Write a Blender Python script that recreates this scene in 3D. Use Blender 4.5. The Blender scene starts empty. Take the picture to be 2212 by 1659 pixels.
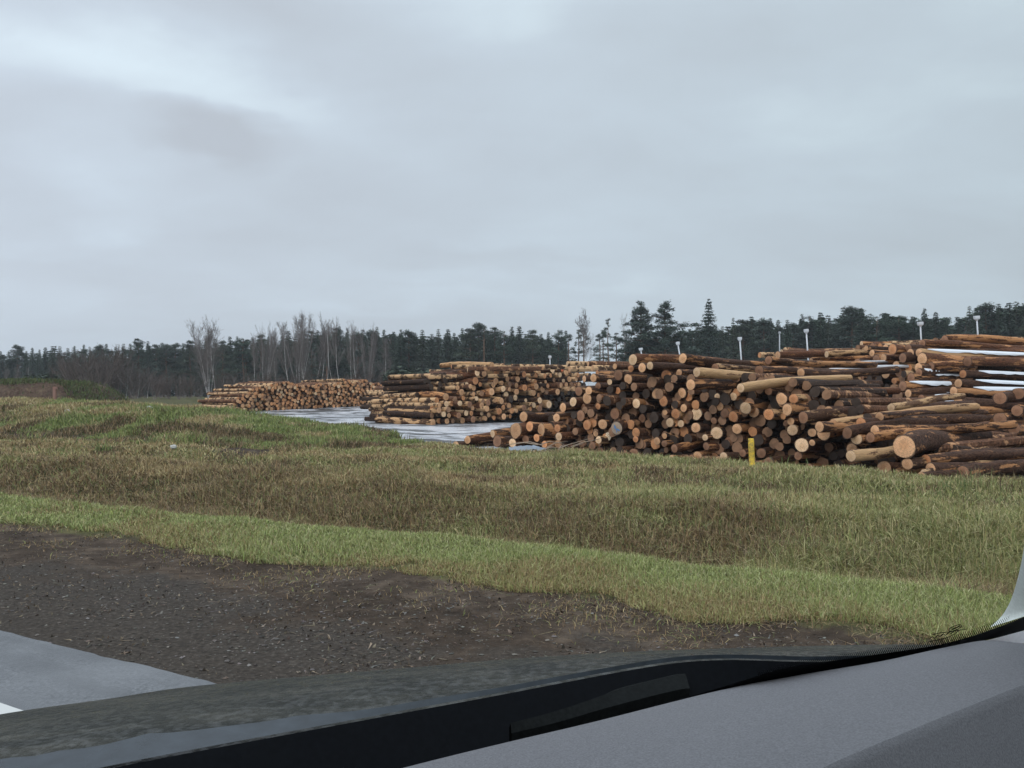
import bpy, math, random
import numpy as np
from mathutils import Vector, Quaternion, Matrix

random.seed(7)
rng = np.random.default_rng(11)
scene = bpy.context.scene
COL = scene.collection

# ------------------------------------------------------------------ camera, sky, sun, exposure
F, CX, HOR, EYE = 1916.0, 1106.0, 858.0, 1.25      # focal length, centre and horizon measured on the photograph, eye height
cam_d = bpy.data.cameras.new("camera")
cam = bpy.data.objects.new("camera", cam_d)
COL.objects.link(cam)
cam.location = (0, 0, EYE)
cam.rotation_euler = (math.radians(90), 0, 0)
cam_d.sensor_width = 36
cam_d.lens = 36 * F / 2212.0
cam_d.shift_y = (HOR - 829.5) / 2212.0
cam_d.clip_start, cam_d.clip_end = 0.02, 6000
scene.camera = cam
scene.view_settings.view_transform = 'Standard'
scene.view_settings.look = 'None'
scene.view_settings.gamma = 1
scene.view_settings.exposure = 0.0

SUN_EL, SUN_AZ = math.radians(38), math.radians(200)   # behind the camera
sun_d = bpy.data.lights.new("sun", 'SUN')
sun_d.energy, sun_d.angle, sun_d.color = 1.0, math.radians(35), (1.0, 0.96, 0.91)
sun = bpy.data.objects.new("sun", sun_d)
COL.objects.link(sun)
sv = Vector((math.sin(SUN_AZ) * math.cos(SUN_EL), math.cos(SUN_AZ) * math.cos(SUN_EL), math.sin(SUN_EL)))
sun.rotation_euler = sv.to_track_quat('Z', 'Y').to_euler()


class NT:
    """Small helper around a node tree."""
    def __init__(self, tree):
        self.t = tree
        self.t.nodes.clear()

    def n(self, typ, **kw):
        nd = self.t.nodes.new(typ)
        for k, v in kw.items():
            if k.startswith('i_'):
                key = k[2:]
                key = int(key) if key.isdigit() else key.replace('_', ' ')
                if isinstance(v, bpy.types.NodeSocket):
                    self.t.links.new(v, nd.inputs[key])
                else:
                    nd.inputs[key].default_value = v
            else:
                setattr(nd, k, v)
        return nd

    def link(self, a, b):
        self.t.links.new(a, b)

    def math(self, op, a, b=0.5, clamp=False):
        nd = self.t.nodes.new('ShaderNodeMath')
        nd.operation, nd.use_clamp = op, clamp
        for i, v in enumerate((a, b)):
            if isinstance(v, bpy.types.NodeSocket):
                self.t.links.new(v, nd.inputs[i])
            else:
                nd.inputs[i].default_value = v
        return nd.outputs[0]

    def ramp(self, fac, stops, interp='LINEAR'):
        nd = self.t.nodes.new('ShaderNodeValToRGB')
        nd.color_ramp.interpolation = interp
        el = nd.color_ramp.elements
        while len(el) > 1:
            el.remove(el[-1])
        for i, (p, c) in enumerate(stops):
            e = el[0] if i == 0 else el.new(p)
            e.position = p
            e.color = (*c, 1) if len(c) == 3 else c
        self.t.links.new(fac, nd.inputs[0])
        return nd.outputs[0]

    def fr(self, fac, stops):
        return self.ramp(fac, [(p, (v, v, v)) for p, v in stops])

    def mix(self, fac, a, b, blend='MIX'):
        nd = self.t.nodes.new('ShaderNodeMix')
        nd.data_type, nd.blend_type = 'RGBA', blend
        for sock, v in ((nd.inputs[0], fac), (nd.inputs[6], a), (nd.inputs[7], b)):
            if isinstance(v, bpy.types.NodeSocket):
                self.t.links.new(v, sock)
            else:
                sock.default_value = v if not isinstance(v, tuple) else (*v, 1)[:4]
        return nd.outputs[2]

    def noise(self, vec, scale, detail=4, rough=0.55, w=None, dist=0.0):
        nd = self.t.nodes.new('ShaderNodeTexNoise')
        nd.inputs['Scale'].default_value = scale
        nd.inputs['Detail'].default_value = detail
        nd.inputs['Roughness'].default_value = rough
        nd.inputs['Distortion'].default_value = dist
        if w is not None:
            nd.noise_dimensions = '4D'
            self.t.links.new(w, nd.inputs['W'])
        if vec is not None:
            self.t.links.new(vec, nd.inputs['Vector'])
        return nd.outputs[0]

    def mapping(self, vec, scale=(1, 1, 1), rot=(0, 0, 0), loc=(0, 0, 0)):
        nd = self.t.nodes.new('ShaderNodeMapping')
        nd.inputs['Scale'].default_value = scale
        nd.inputs['Rotation'].default_value = rot
        nd.inputs['Location'].default_value = loc
        self.t.links.new(vec, nd.inputs['Vector'])
        return nd.outputs[0]


def build_world():
    w = bpy.data.worlds.new("World")
    scene.world = w
    w.use_nodes = True
    T = NT(w.node_tree)
    sky = T.n('ShaderNodeTexSky', sky_type='NISHITA', sun_disc=False)
    sky.sun_elevation, sky.sun_rotation = SUN_EL, SUN_AZ
    sky.air_density, sky.dust_density = 1.0, 3.0
    tc = T.n('ShaderNodeTexCoord')
    d = T.n('ShaderNodeVectorMath', operation='NORMALIZE', i_0=tc.outputs['Generated']).outputs[0]
    sp = T.n('ShaderNodeSeparateXYZ', i_0=d)
    z = sp.outputs[2]
    zc = T.math('MAXIMUM', z, 0.0)
    # flatten the direction on to a cloud ceiling so that clouds stretch out towards the horizon
    q = T.math('ADD', zc, 0.22)
    cx = T.math('DIVIDE', sp.outputs[0], q)
    cy = T.math('DIVIDE', sp.outputs[1], q)
    cv = T.n('ShaderNodeCombineXYZ', i_0=cx, i_1=cy, i_2=0.0).outputs[0]
    n1 = T.noise(T.mapping(cv, (1, 1.15, 1), (0, 0, 0.5), (3.1, 0.2, 0)), 0.75, 5, 0.5, dist=0.35)
    n2 = T.noise(T.mapping(cv, (1, 1.6, 1), (0, 0, 0.3), (0.4, 5.2, 0)), 2.1, 6, 0.55, dist=0.3)
    nn = T.math('ADD', T.math('MULTIPLY', n1, 0.62), T.math('MULTIPLY', n2, 0.22))
    nn = T.math('ADD', nn, .08)
    wob = T.n('ShaderNodeVectorMath', operation='SCALE', i_0=T.n('ShaderNodeVectorMath', operation='SUBTRACT', i_0=T.n('ShaderNodeTexNoise', i_Vector=cv, i_Scale=1.9, i_Detail=5.0).outputs['Color'], i_1=(.5, .5, .5)).outputs[0])
    wob.inputs['Scale'].default_value = .17
    dw = T.n('ShaderNodeVectorMath', operation='ADD', i_0=d, i_1=wob.outputs[0]).outputs[0]
    for (px, py, wx, wy, amp) in [(230, 130, .22, .10, .19), (560, 250, .19, .08, .19), (300, 400, .13, .05, .12), (490, 315, .10, .032, -.26), (1010, 20, .2, .07, .17), (620, 20, .2, .05, -.08), (1060, 560, .25, .035, -.10),
                              (1750, 330, .15, .08, .05), (1700, 120, .3, .06, -.06), (60, 560, .15, .03, -.05), (900, 660, .4, .02, .05), (100, 20, .1, .05, -.07)]:
        c = Vector(((px - CX) / F, 1, (HOR - py) / F)).normalized()
        df = T.n('ShaderNodeVectorMath', operation='SUBTRACT', i_0=dw, i_1=tuple(c)).outputs[0]
        sc_ = T.n('ShaderNodeVectorMath', operation='DIVIDE', i_0=df, i_1=(wx, .3, wy)).outputs[0]
        ln_ = T.n('ShaderNodeVectorMath', operation='LENGTH', i_0=sc_).outputs['Value']
        nn = T.math('ADD', nn, T.math('MULTIPLY', T.ramp(ln_, [(0, (1, 1, 1)), (1, (0, 0, 0))], 'EASE'), amp))
    cloud = T.ramp(nn, [(0.28, (0.525, 0.575, 0.645)), (0.46, (0.58, 0.65, 0.735)), (0.56, (0.62, 0.705, 0.80)),
                        (0.72, (0.77, 0.895, 0.985))])
    # greener and greyer to the right, bluer to the left
    side = T.fr(T.math('ADD', T.math('MULTIPLY', sp.outputs[0], 0.8), 0.5), [(0.1, 0.0), (0.95, 1.0)])
    cloud = T.mix(side, cloud, T.mix(1.0, cloud, (0.83, 0.855, 0.83), 'MULTIPLY'))
    # an overcast sky is brightest overhead
    up = T.fr(zc, [(0.0, 0.30), (0.10, 0.352), (0.4, 0.36), (0.62, 0.68), (1.0, 1.0)])
    lum = T.n('ShaderNodeVectorMath', operation='SCALE', i_0=cloud)
    T.link(T.math('MULTIPLY', up, 28.8), lum.inputs['Scale'])
    col = T.mix(0.95, sky.outputs[0], lum.outputs[0])
    bg = T.n('ShaderNodeBackground', i_Color=col, i_Strength=0.1)
    out = T.n('ShaderNodeOutputWorld')
    T.link(bg.outputs[0], out.inputs[0])


build_world()

# ------------------------------------------------------------------ helpers
def P(px, py, Y):
    """A point of the photograph's measured direction (px, py) that lies Y metres in front of the camera."""
    return Vector(((px - CX) / F * Y, Y, EYE + (HOR - py) / F * Y))


def sstep(a, b, x):
    u = np.clip((np.asarray(x, float) - a) / (b - a), 0, 1)
    return u * u * (3 - 2 * u)


def mesh_np(name, verts, polys, mats=(), smooth=False, cols=None, mat_idx=None):
    """A mesh from numpy vertices and a list of face arrays (k x 3, k x 4 ...)."""
    me = bpy.data.meshes.new(name)
    verts = np.asarray(verts, np.float32)
    me.vertices.add(len(verts))
    me.vertices.foreach_set('co', verts.ravel())
    loops = np.concatenate([np.asarray(p).ravel() for p in polys]).astype(np.int32)
    tot = np.concatenate([np.full(len(p), np.asarray(p).shape[1]) for p in polys]).astype(np.int32)
    start = np.concatenate([[0], np.cumsum(tot)[:-1]]).astype(np.int32)
    me.loops.add(len(loops))
    me.loops.foreach_set('vertex_index', loops)
    me.polygons.add(len(tot))
    me.polygons.foreach_set('loop_start', start)
    me.polygons.foreach_set('loop_total', tot)
    if mat_idx is not None:
        me.polygons.foreach_set('material_index', np.asarray(mat_idx, np.int32))
    me.polygons.foreach_set('use_smooth', np.full(len(tot), smooth, bool))
    if cols is not None:
        a = me.color_attributes.new('Col', 'FLOAT_COLOR', 'POINT')
        c = np.ones((len(verts), 4), np.float32)
        c[:, :3] = cols
        a.data.foreach_set('color', c.ravel())
    for m in mats:
        me.materials.append(m)
    me.update(calc_edges=True)
    me.validate()
    return me


def link(name, me, parent=None):
    o = bpy.data.objects.new(name, me)
    COL.objects.link(o)
    if parent is not None:
        o.parent = parent
    return o


def tag(o, label=None, cat=None, group=None, kind=None):
    if label: o['label'] = label
    if cat: o['category'] = cat
    if group: o['group'] = group
    if kind: o['kind'] = kind
    return o


def tube(path, radii, seg=8, caps=True, close_tip=False):
    """Verts and polys of a tube along a list of points."""
    path = [Vector(p) for p in path]
    vs, quads, tris = [], [], []
    up = Vector((0, 0, 1))
    for i, p in enumerate(path):
        t = (path[min(i + 1, len(path) - 1)] - path[max(i - 1, 0)]).normalized()
        a = t.cross(up)
        if a.length < 0.05:
            a = t.cross(Vector((1, 0, 0)))
        a.normalize()
        b = t.cross(a)
        for k in range(seg):
            th = 2 * math.pi * k / seg
            vs.append(p + (a * math.cos(th) + b * math.sin(th)) * radii[i])
    n = len(path)
    for i in range(n - 1):
        for k in range(seg):
            k2 = (k + 1) % seg
            quads.append((i * seg + k, i * seg + k2, (i + 1) * seg + k2, (i + 1) * seg + k))
    if caps:
        for base, pt in ((0, path[0]), ((n - 1) * seg, path[-1])):
            c = len(vs)
            vs.append(pt)
            for k in range(seg):
                tris.append((base + k, base + (k + 1) % seg, c))
    return np.array([tuple(v) for v in vs]), np.array(quads).reshape(-1, 4), np.array(tris).reshape(-1, 3)


class MB:
    """Collects pieces into one mesh."""
    def __init__(self):
        self.v, self.q, self.t, self.c, self.n = [], [], [], [], 0

    def add(self, v, q=None, t=None, c=None):
        v = np.asarray(v, float)
        self.v.append(v)
        if q is not None and len(q): self.q.append(np.asarray(q) + self.n)
        if t is not None and len(t): self.t.append(np.asarray(t) + self.n)
        if c is not None:
            self.c.append(np.broadcast_to(np.asarray(c, float), (len(v), 3)))
        self.n += len(v)

    def box(self, c, size, rot=None):
        x, y, z = (s / 2 for s in size)
        v = np.array([(-x, -y, -z), (x, -y, -z), (x, y, -z), (-x, y, -z), (-x, -y, z), (x, -y, z), (x, y, z), (-x, y, z)])
        if rot is not None:
            v = v @ np.array(rot.to_3x3()).T
        self.add(v + np.array(c), [(0, 3, 2, 1), (4, 5, 6, 7), (0, 1, 5, 4), (1, 2, 6, 5), (2, 3, 7, 6), (3, 0, 4, 7)])

    def mesh(self, name, mats=(), smooth=False):
        polys = []
        if self.q: polys.append(np.concatenate(self.q))
        if self.t: polys.append(np.concatenate(self.t))
        cols = np.concatenate(self.c) if self.c else None
        return mesh_np(name, np.concatenate(self.v), polys, mats, smooth, cols)


# ------------------------------------------------------------------ materials
MATS = {}


def principled(name, color=(.5, .5, .5), rough=.7, spec=.3, build=None):
    m = bpy.data.materials.new(name)
    m.use_nodes = True
    T = NT(m.node_tree)
    b = T.n('ShaderNodeBsdfPrincipled')
    b.inputs['Base Color'].default_value = (*color, 1)
    b.inputs['Roughness'].default_value = rough
    b.inputs['Specular IOR Level'].default_value = spec
    o = T.n('ShaderNodeOutputMaterial')
    T.link(b.outputs[0], o.inputs[0])
    if build:
        build(T, b)
    MATS[name] = m
    return m


def bump(T, b, h, strength=.4, dist=.02):
    nd = T.n('ShaderNodeBump', i_Strength=strength, i_Distance=dist, i_Height=h)
    T.link(nd.outputs[0], b.inputs['Normal'])


def m_ground(T, b):
    tc = T.n('ShaderNodeTexCoord')
    pos = tc.outputs['Object']
    n1 = T.noise(pos, 0.6, 6, 0.6)
    n2 = T.noise(pos, 6.0, 5, 0.65)
    n3 = T.noise(pos, 40.0, 3, 0.6)
    f = T.math('ADD', T.math('MULTIPLY', n1, .5), T.math('MULTIPLY', n2, .5))
    soil = T.ramp(f, [(.35, (.024, .017, .012)), (.5, (.056, .040, .029)), (.62, (.115, .085, .062))])
    sod = T.ramp(f, [(.35, (.040, .038, .018)), (.52, (.075, .072, .030)), (.66, (.12, .105, .05))])
    at = T.n('ShaderNodeAttribute', attribute_name='Col')
    sp = T.n('ShaderNodeSeparateColor', i_0=at.outputs[0])
    e = T.math('ADD', sp.outputs[0], T.math('MULTIPLY', T.math('SUBTRACT', n2, .5), .9))
    g = T.fr(e, [(.35, 0), (.65, 1)])
    col = T.mix(g, soil, sod)
    # gravel shoulder beside the road
    rs = T.mapping(T.mapping(pos, rot=(0, 0, -math.radians(148.5))), (.35, 2.6, 1))
    n5 = T.noise(rs, 1.6, 5, .6)
    soil = T.mix(T.fr(n5, [(.38, .75), (.6, 0)]), soil, (.026, .020, .017))
    grav = T.ramp(n3, [(.3, (.028, .023, .019)), (.6, (.062, .051, .042)), (.75, (.11, .095, .08))])
    e2 = T.math('ADD', T.math('MULTIPLY', sp.outputs[1], .62), T.math('MULTIPLY', T.math('SUBTRACT', n1, .5), 2.4))
    col = T.mix(T.fr(e2, [(.42, 0), (.62, 1)]), col, grav)
    T.link(col, b.inputs['Base Color'])
    bump(T, b, T.math('ADD', n2, T.math('MULTIPLY', n3, .35)), .8, .06)


def m_yard(T, b):
    tc = T.n('ShaderNodeTexCoord')
    pos = T.mapping(tc.outputs['Object'], (1, 1, 1), (0, 0, .12))
    st = T.mapping(pos, (0.26, 0.40, 1))
    n1 = T.noise(st, 0.75, 8, 0.72, dist=.7)
    n2 = T.noise(st, 3.8, 5, 0.6)
    n3 = T.noise(pos, 30, 3, .6)
    f = T.math('ADD', T.math('MULTIPLY', n1, .6), T.math('MULTIPLY', n2, .4))
    col = T.ramp(f, [(.43, (.022, .021, .021)), (.48, (.09, .088, .09)), (.505, (.36, .365, .39)), (.55, (.66, .67, .70)), (.64, (.80, .81, .84))])
    at = T.n('ShaderNodeAttribute', attribute_name='Col')
    sp = T.n('ShaderNodeSeparateColor', i_0=at.outputs[0])
    col = T.mix(sp.outputs[2], col, T.ramp(f, [(.42, (.03, .028, .028)), (.55, (.075, .075, .08)), (.68, (.28, .29, .31))]))
    T.link(col, b.inputs['Base Color'])
    T.link(T.fr(f, [(.42, .55), (.56, .22)]), b.inputs['Roughness'])
    bump(T, b, T.math('ADD', n2, T.math('MULTIPLY', n3, .2)), .35, .04)


def m_asphalt(T, b):
    tc = T.n('ShaderNodeTexCoord')
    pos = tc.outputs['Object']
    n1 = T.noise(pos, .9, 5, .6)
    n2 = T.noise(pos, 70, 4, .8)
    c = T.mix(T.fr(n2, [(.40, 0), (.62, 1)]), (.035, .038, .042), (.17, .175, .183))
    rs = T.mapping(T.mapping(pos, rot=(0, 0, -math.radians(148.5))), (.25, 3.2, 1))
    n4 = T.noise(rs, 1.3, 5, .6)
    c = T.mix(T.fr(n4, [(.42, .85), (.57, 0)]), c, (.042, .045, .05))
    c = T.mix(T.fr(n1, [(.4, 0), (.7, .5)]), c, (.20, .205, .215))
    T.link(c, b.inputs['Base Color'])
    T.link(T.fr(n4, [(.42, .34), (.6, .6)]), b.inputs['Roughness'])
    bump(T, b, n2, .6, .006)


def m_vcol(rough=.75, tr=0.0):
    def f(T, b):
        at = T.n('ShaderNodeAttribute', attribute_name='Col')
        T.link(at.outputs[0], b.inputs['Base Color'])
        b.inputs['Roughness'].default_value = rough
    return f


def m_bark(dark, mid, peel, amount, sheen=.25):
    def f(T, b):
        tc = T.n('ShaderNodeTexCoord')
        oi = T.n('ShaderNodeObjectInfo')
        w = T.math('MULTIPLY', oi.outputs['Random'], 37.0)
        v = T.mapping(tc.outputs['Object'], (1, 1, 6.0))
        vr = T.mapping(tc.outputs['Object'], (1, 1, 14.0))
        n1 = T.noise(v, 1.15, 4, .55, w)
        n2 = T.noise(vr, 4.5, 5, .7, w)
        n3 = T.noise(T.mapping(tc.outputs['Object'], (1, 1, 2.0)), 9.0, 3, .6, w)
        base = T.mix(T.fr(n2, [(.35, 0), (.7, 1)]), dark, mid)
        # stripped patches: the share differs from log to log
        thr = T.math('ADD', T.math('MULTIPLY', oi.outputs['Random'], .16), amount)
        p = T.math('SUBTRACT', T.math('ADD', T.math('MULTIPLY', n1, .75), T.math('MULTIPLY', n2, .25)), thr)
        k = T.fr(T.math('ADD', T.math('MULTIPLY', p, 12.0), .5), [(.2, 0), (.8, 1)])
        wood = T.mix(T.fr(n3, [(.35, 0), (.65, 1)]), peel, tuple(x * .62 for x in peel))
        T.link(T.mix(k, base, wood), b.inputs['Base Color'])
        b.inputs['Roughness'].default_value = .6
        b.inputs['Specular IOR Level'].default_value = sheen
        bump(T, b, T.math('ADD', n2, T.math('MULTIPLY', T.math('SUBTRACT', 1.0, k), .25)), .9, .03)
    return f


def m_cut(sap, heart, rim, crack=.34):
    def f(T, b):
        tc = T.n('ShaderNodeTexCoord')
        oi = T.n('ShaderNodeObjectInfo')
        w = T.math('MULTIPLY', oi.outputs['Random'], 51.0)
        sp = T.n('ShaderNodeSeparateXYZ', i_0=tc.outputs['Object'])
        off = T.math('MULTIPLY', T.math('SUBTRACT', oi.outputs['Random'], .5), .3)
        xx = T.math('ADD', sp.outputs[0], off)
        rr = T.math('SQRT', T.math('ADD', T.math('MULTIPLY', xx, xx), T.math('MULTIPLY', sp.outputs[1], sp.outputs[1])))
        n1 = T.noise(tc.outputs['Object'], 1.6, 4, .6, w)
        n2 = T.noise(tc.outputs['Object'], 7.0, 4, .65, w)
        r2 = T.math('ADD', rr, T.math('MULTIPLY', T.math('SUBTRACT', n1, .5), .5))
        c = T.mix(T.fr(r2, [(.30, 1), (.55, 0)]), sap, heart)
        ring = T.fr(T.math('SINE', T.math('MULTIPLY', r2, 44.0)), [(0, 0), (1, 1)])
        c = T.mix(T.math('MULTIPLY', ring, .12), c, tuple(x * .55 for x in sap))
        c = T.mix(T.fr(n2, [(.45, 0), (.75, .5)]), c, tuple(x * .6 for x in heart))
        # a brightness of its own for every end
        v = T.n('ShaderNodeHueSaturation', i_Color=c)
        T.link(T.math('ADD', T.math('MULTIPLY', oi.outputs['Random'], .5), .72), v.inputs['Value'])
        rr0 = T.n('ShaderNodeVectorMath', operation='LENGTH', i_0=tc.outputs['Object']).outputs['Value']
        r3 = T.math('ADD', rr0, T.math('MULTIPLY', T.math('SUBTRACT', n2, .5), .14))
        c = T.mix(T.fr(r3, [(.90, 0), (.97, 1)]), v.outputs[0], rim)
        if crack:
            n4 = T.noise(tc.outputs['Object'], 3.0, 2, .5, w, dist=1.6)
            c = T.mix(T.fr(T.math('ABSOLUTE', T.math('SUBTRACT', n4, .5)), [(.012, crack), (.04, 0)]), c, (.03, .022, .018))
        T.link(c, b.inputs['Base Color'])
        b.inputs['Roughness'].default_value = .75
        bump(T, b, T.math('ADD', n2, T.math('MULTIPLY', ring, .3)), .3, .01)
    return f


M_GROUND = principled('ground_soil', rough=.95, spec=.1, build=m_ground)
M_YARD = principled('wet_icy_yard', rough=.4, spec=.28, build=m_yard)
M_ROAD = principled('damp_asphalt', rough=.5, spec=.4, build=m_asphalt)
M_LINE = principled('road_paint', (.50, .50, .48), .6, .3)
M_BLADE = principled('grass_blade', spec=.15, build=m_vcol(.7))
M_LEAF = principled('tree_foliage', spec=.12, build=m_vcol(.8))
M_TWIG = principled('bare_twig', spec=.15, build=m_vcol(.85))
BARK = {
    'dark': principled('bark_dark', build=m_bark((.020, .011, .008), (.125, .064, .040), (.50, .245, .11), .476, .06)),
    'red': principled('bark_red', build=m_bark((.045, .020, .012), (.20, .086, .044), (.55, .265, .115), .458, .06)),
    'patchy': principled('bark_patchy', build=m_bark((.030, .016, .010), (.12, .062, .037), (.58, .345, .175), .41, .06)),
    'peeled': principled('bark_peeled', build=m_bark((.08, .042, .024), (.20, .105, .055), (.60, .37, .19), .37, .1)),
    'white': principled('bark_white', build=m_bark((.30, .31, .33), (.45, .46, .48), (.72, .73, .76), .33)),
}
TONES = {
    'pale': principled('cut_pale', build=m_cut((.84, .565, .34), (.75, .48, .27), (.20, .125, .08))),
    'tan': principled('cut_tan', build=m_cut((.72, .41, .22), (.62, .33, .165), (.16, .10, .06))),
    'orange': principled('cut_orange', build=m_cut((.66, .305, .14), (.55, .235, .10), (.14, .08, .05))),
    'brown': principled('cut_brown', build=m_cut((.34, .175, .098), (.27, .135, .075), (.08, .05, .035))),
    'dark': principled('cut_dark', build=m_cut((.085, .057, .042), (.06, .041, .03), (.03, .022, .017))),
    'cracked': principled('cut_cracked', build=m_cut((.72, .58, .41), (.66, .5, .33), (.08, .055, .04), crack=1.0)),
    'blue': principled('cut_blue', build=m_cut((.44, .33, .24), (.40, .29, .20), (.09, .06, .045))),
    'red': principled('cut_red_paint', build=m_cut((.72, .20, .09), (.66, .16, .07), (.12, .06, .04))),
}
M_PAINTED_SHEEN = principled('painted_sheen', (.74, .77, .82), .45, .4)  # white for the painted sky sheen on wet bark
M_WHITE = principled('white_paint', (.58, .60, .63), .5, .4)
M_GREYPOLE = principled('grey_steel', (.38, .40, .42), .5, .4)
M_YELLOW = principled('yellow_paint', build=lambda T, b: T.link(T.mix(T.fr(T.noise(T.n('ShaderNodeTexCoord').outputs['Object'], 16, 6, .7), [(.42, 0), (.62, .9)]), (.70, .47, .05), (.26, .19, .07)), b.inputs['Base Color']))
M_BLUEP = principled('blue_paint', (.10, .24, .46), .6, .3)
M_STONE = principled('pale_stone', (.40, .395, .37), .8, .2)
M_STICK = principled('stick_wood', (.30, .23, .17), .8, .2)
M_RAG = principled('grey_plastic', (.20, .23, .27), .45, .4)

# ------------------------------------------------------------------ the terrain
TH = math.radians(58.5)
DX, DY = -math.sin(TH), math.cos(TH)         # along the road
NX, NY = math.cos(TH), math.sin(TH)          # away from the road


def st_of(x, y):
    return x * NX + y * NY, x * DX + y * DY


def vnoise(x, y, sc, seed):
    """Cheap smooth value noise."""
    x, y = np.asarray(x) / sc + seed * 17.3, np.asarray(y) / sc + seed * 9.1
    xi, yi = np.floor(x), np.floor(y)
    fx, fy = x - xi, y - yi
    fx, fy = fx * fx * (3 - 2 * fx), fy * fy * (3 - 2 * fy)

    def h(a, b):
        v = np.sin(a * 127.1 + b * 311.7 + seed) * 43758.5453
        return v - np.floor(v)
    return (h(xi, yi) * (1 - fx) + h(xi + 1, yi) * fx) * (1 - fy) + (h(xi, yi + 1) * (1 - fx) + h(xi + 1, yi + 1) * fx) * fy


def berm_weight(s, t):
    toe = np.interp(t, [10, 14, 18, 30], [13.0, 12.5, 13.8, 14.6])
    return sstep(0, 1, (s - toe) / 5.5) * (1 - sstep(21.5, 28, s))


def gz(x, y):
    x, y = np.asarray(x, float), np.asarray(y, float)
    s, t = st_of(x, y)
    r = np.hypot(x, y)
    verge = np.interp(s, [-300, -7, -6, 2.55, 2.75, 4.9, 6.3, 7.1, 8.0, 9.4, 10.3, 11.6, 12.6, 13.6, 15, 18, 40], [-.3, -.3, -.012, -.012, -.03, -.05, 0, -.38, -.36, .0, .05, -.12, -.12, .03, .03, .02, 0])
    yard = np.interp(r, [0, 14, 16.5, 23, 36, 52, 62, 120, 400, 3000], [-.4, -.4, -.33, -.07, .12, .3, .62, 1.25, 1.9, 2.2])
    sb = 14.9 + .27 * (t - .4)
    w = sstep(-.3, 1.6, s - sb)
    z = verge * (1 - w) + yard * w
    h = np.interp(t, [13, 15, 16, 17.1, 20.1, 24.6, 27.8, 36.8, 48, 120], [-.25, -.2, -.16, -.02, .27, .62, .84, 1.08, 1.0, 1.0])
    bw = berm_weight(s, t) * sstep(13, 16, t)
    z = z + np.maximum(h - z, 0) * bw
    rough = sstep(2.9, 4.5, s) * (1 - .85 * yard_mask(x, y))
    z = z + rough * ((vnoise(x, y, 1.7, 1) - .5) * .10 + (vnoise(x, y, .55, 2) - .5) * .06) * np.clip(r / 12, .4, 1.3)
    return z


def yard_mask(x, y):
    x, y = np.asarray(x, float), np.asarray(y, float)
    s, t = st_of(x, y)
    r = np.hypot(x, y)
    sb = 14.9 + .27 * (t - .4) + (vnoise(x, y, 1.2, 5) - .5) * 1.0
    sb = np.where(t > 14.5, np.maximum(sb, np.interp(t, [14.5, 18], [18.4, 22.3])), sb)
    m = (s > sb) & (r < 84) & (x > -.350 * y)
    return m.astype(float)


def build_ground():
    ang = np.concatenate([np.arange(-44, 44.01, .25), np.arange(48, 316, 6.0)])
    ang = np.radians(ang)
    rad = [0.4]
    while rad[-1] < 12: rad.append(rad[-1] * 1.022)
    while rad[-1] < 110: rad.append(rad[-1] * 1.0085)
    while rad[-1] < 4500: rad.append(rad[-1] * 1.12)
    rad = np.array(rad)
    R, A = np.meshgrid(rad, ang, indexing='ij')
    X, Y = R * np.sin(A), R * np.cos(A)
    Z = gz(X, Y)
    na, nr = len(ang), len(rad)
    verts = np.stack([X, Y, Z], -1).reshape(-1, 3)
    i, j = np.meshgrid(np.arange(nr - 1), np.arange(na), indexing='ij')
    j2 = (j + 1) % na
    q = np.stack([i * na + j, i * na + j2, (i + 1) * na + j2, (i + 1) * na + j], -1).reshape(-1, 4)[:, ::-1]
    fan = np.array([list(range(na))])
    cen = verts[q].mean(1)
    ym = yard_mask(cen[:, 0], cen[:, 1]) > .5
    s, t = st_of(verts[:, 0], verts[:, 1])
    r = np.hypot(verts[:, 0], verts[:, 1])
    grass = sstep(4.7, 5.5, s)
    grass = np.maximum(grass, (s < -6.5))
    # bare earth along the toe of the bank
    toe = np.exp(-((s - np.interp(t, [10, 14, 18, 30], [13.4, 13.4, 14.6, 15.6])) / .8) ** 2) * sstep(13, 16, t)
    grass = grass * (1 - .9 * toe)
    grav = (1 - sstep(3.6, 4.9, s)) * (s > -6.5)
    near = 1 - sstep(17, 24, r)
    cols = np.stack([grass, grav, near], -1)

    def sub(name, qq, mat, fan=None):
        polys = [qq] + ([fan] if fan is not None else [])
        used = np.unique(np.concatenate([p.ravel() for p in polys]))
        mp = np.full(len(verts), -1)
        mp[used] = np.arange(len(used))
        me = mesh_np(name, verts[used], [mp[p] for p in polys], [mat], True, cols[used])
        return link(name, me)
    g = sub('ground', q[~ym], M_GROUND, fan)
    tag(g, 'uneven grassy roadside ground with bare brown soil and a low bank', 'ground', kind='structure')
    yd = sub('yard', q[ym], M_YARD)
    tag(yd, 'wet pale icy yard surface between the log piles', 'yard', kind='structure')

    def strip(name, s0, s1, z, mat, jit=.022, t0=-60, t1=700, n=3600):
        tt = np.concatenate([np.linspace(t0, -8, 200), np.linspace(-7.96, 40, n - 400), np.linspace(41, t1, 200)])
        v = []
        for ss in (s0, s1):
            sj = ss + (vnoise(tt, tt * 0, .35, 51 + ss) - .5) * jit + (vnoise(tt, tt * 0, .08, 61 + ss) - .5) * jit * .5
            v.append(np.stack([sj * NX + tt * DX, sj * NY + tt * DY, np.full(n, z)], -1))
        v = np.concatenate(v)
        k = np.arange(n - 1)
        return link(name, mesh_np(name, v, [np.stack([k, k + n, k + n + 1, k + 1], -1)[:, ::-1]], [mat]))
    rd = strip('road', -6, 2.63, -.004, M_ROAD)
    tag(rd, 'damp grey asphalt road with a paved shoulder', 'road', kind='structure')
    ln = strip('road_marking', 1.86, 2.0, .001, M_LINE, .012)
    tag(ln, 'white edge line painted on the grey asphalt', 'road marking', kind='structure')


build_ground()

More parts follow.
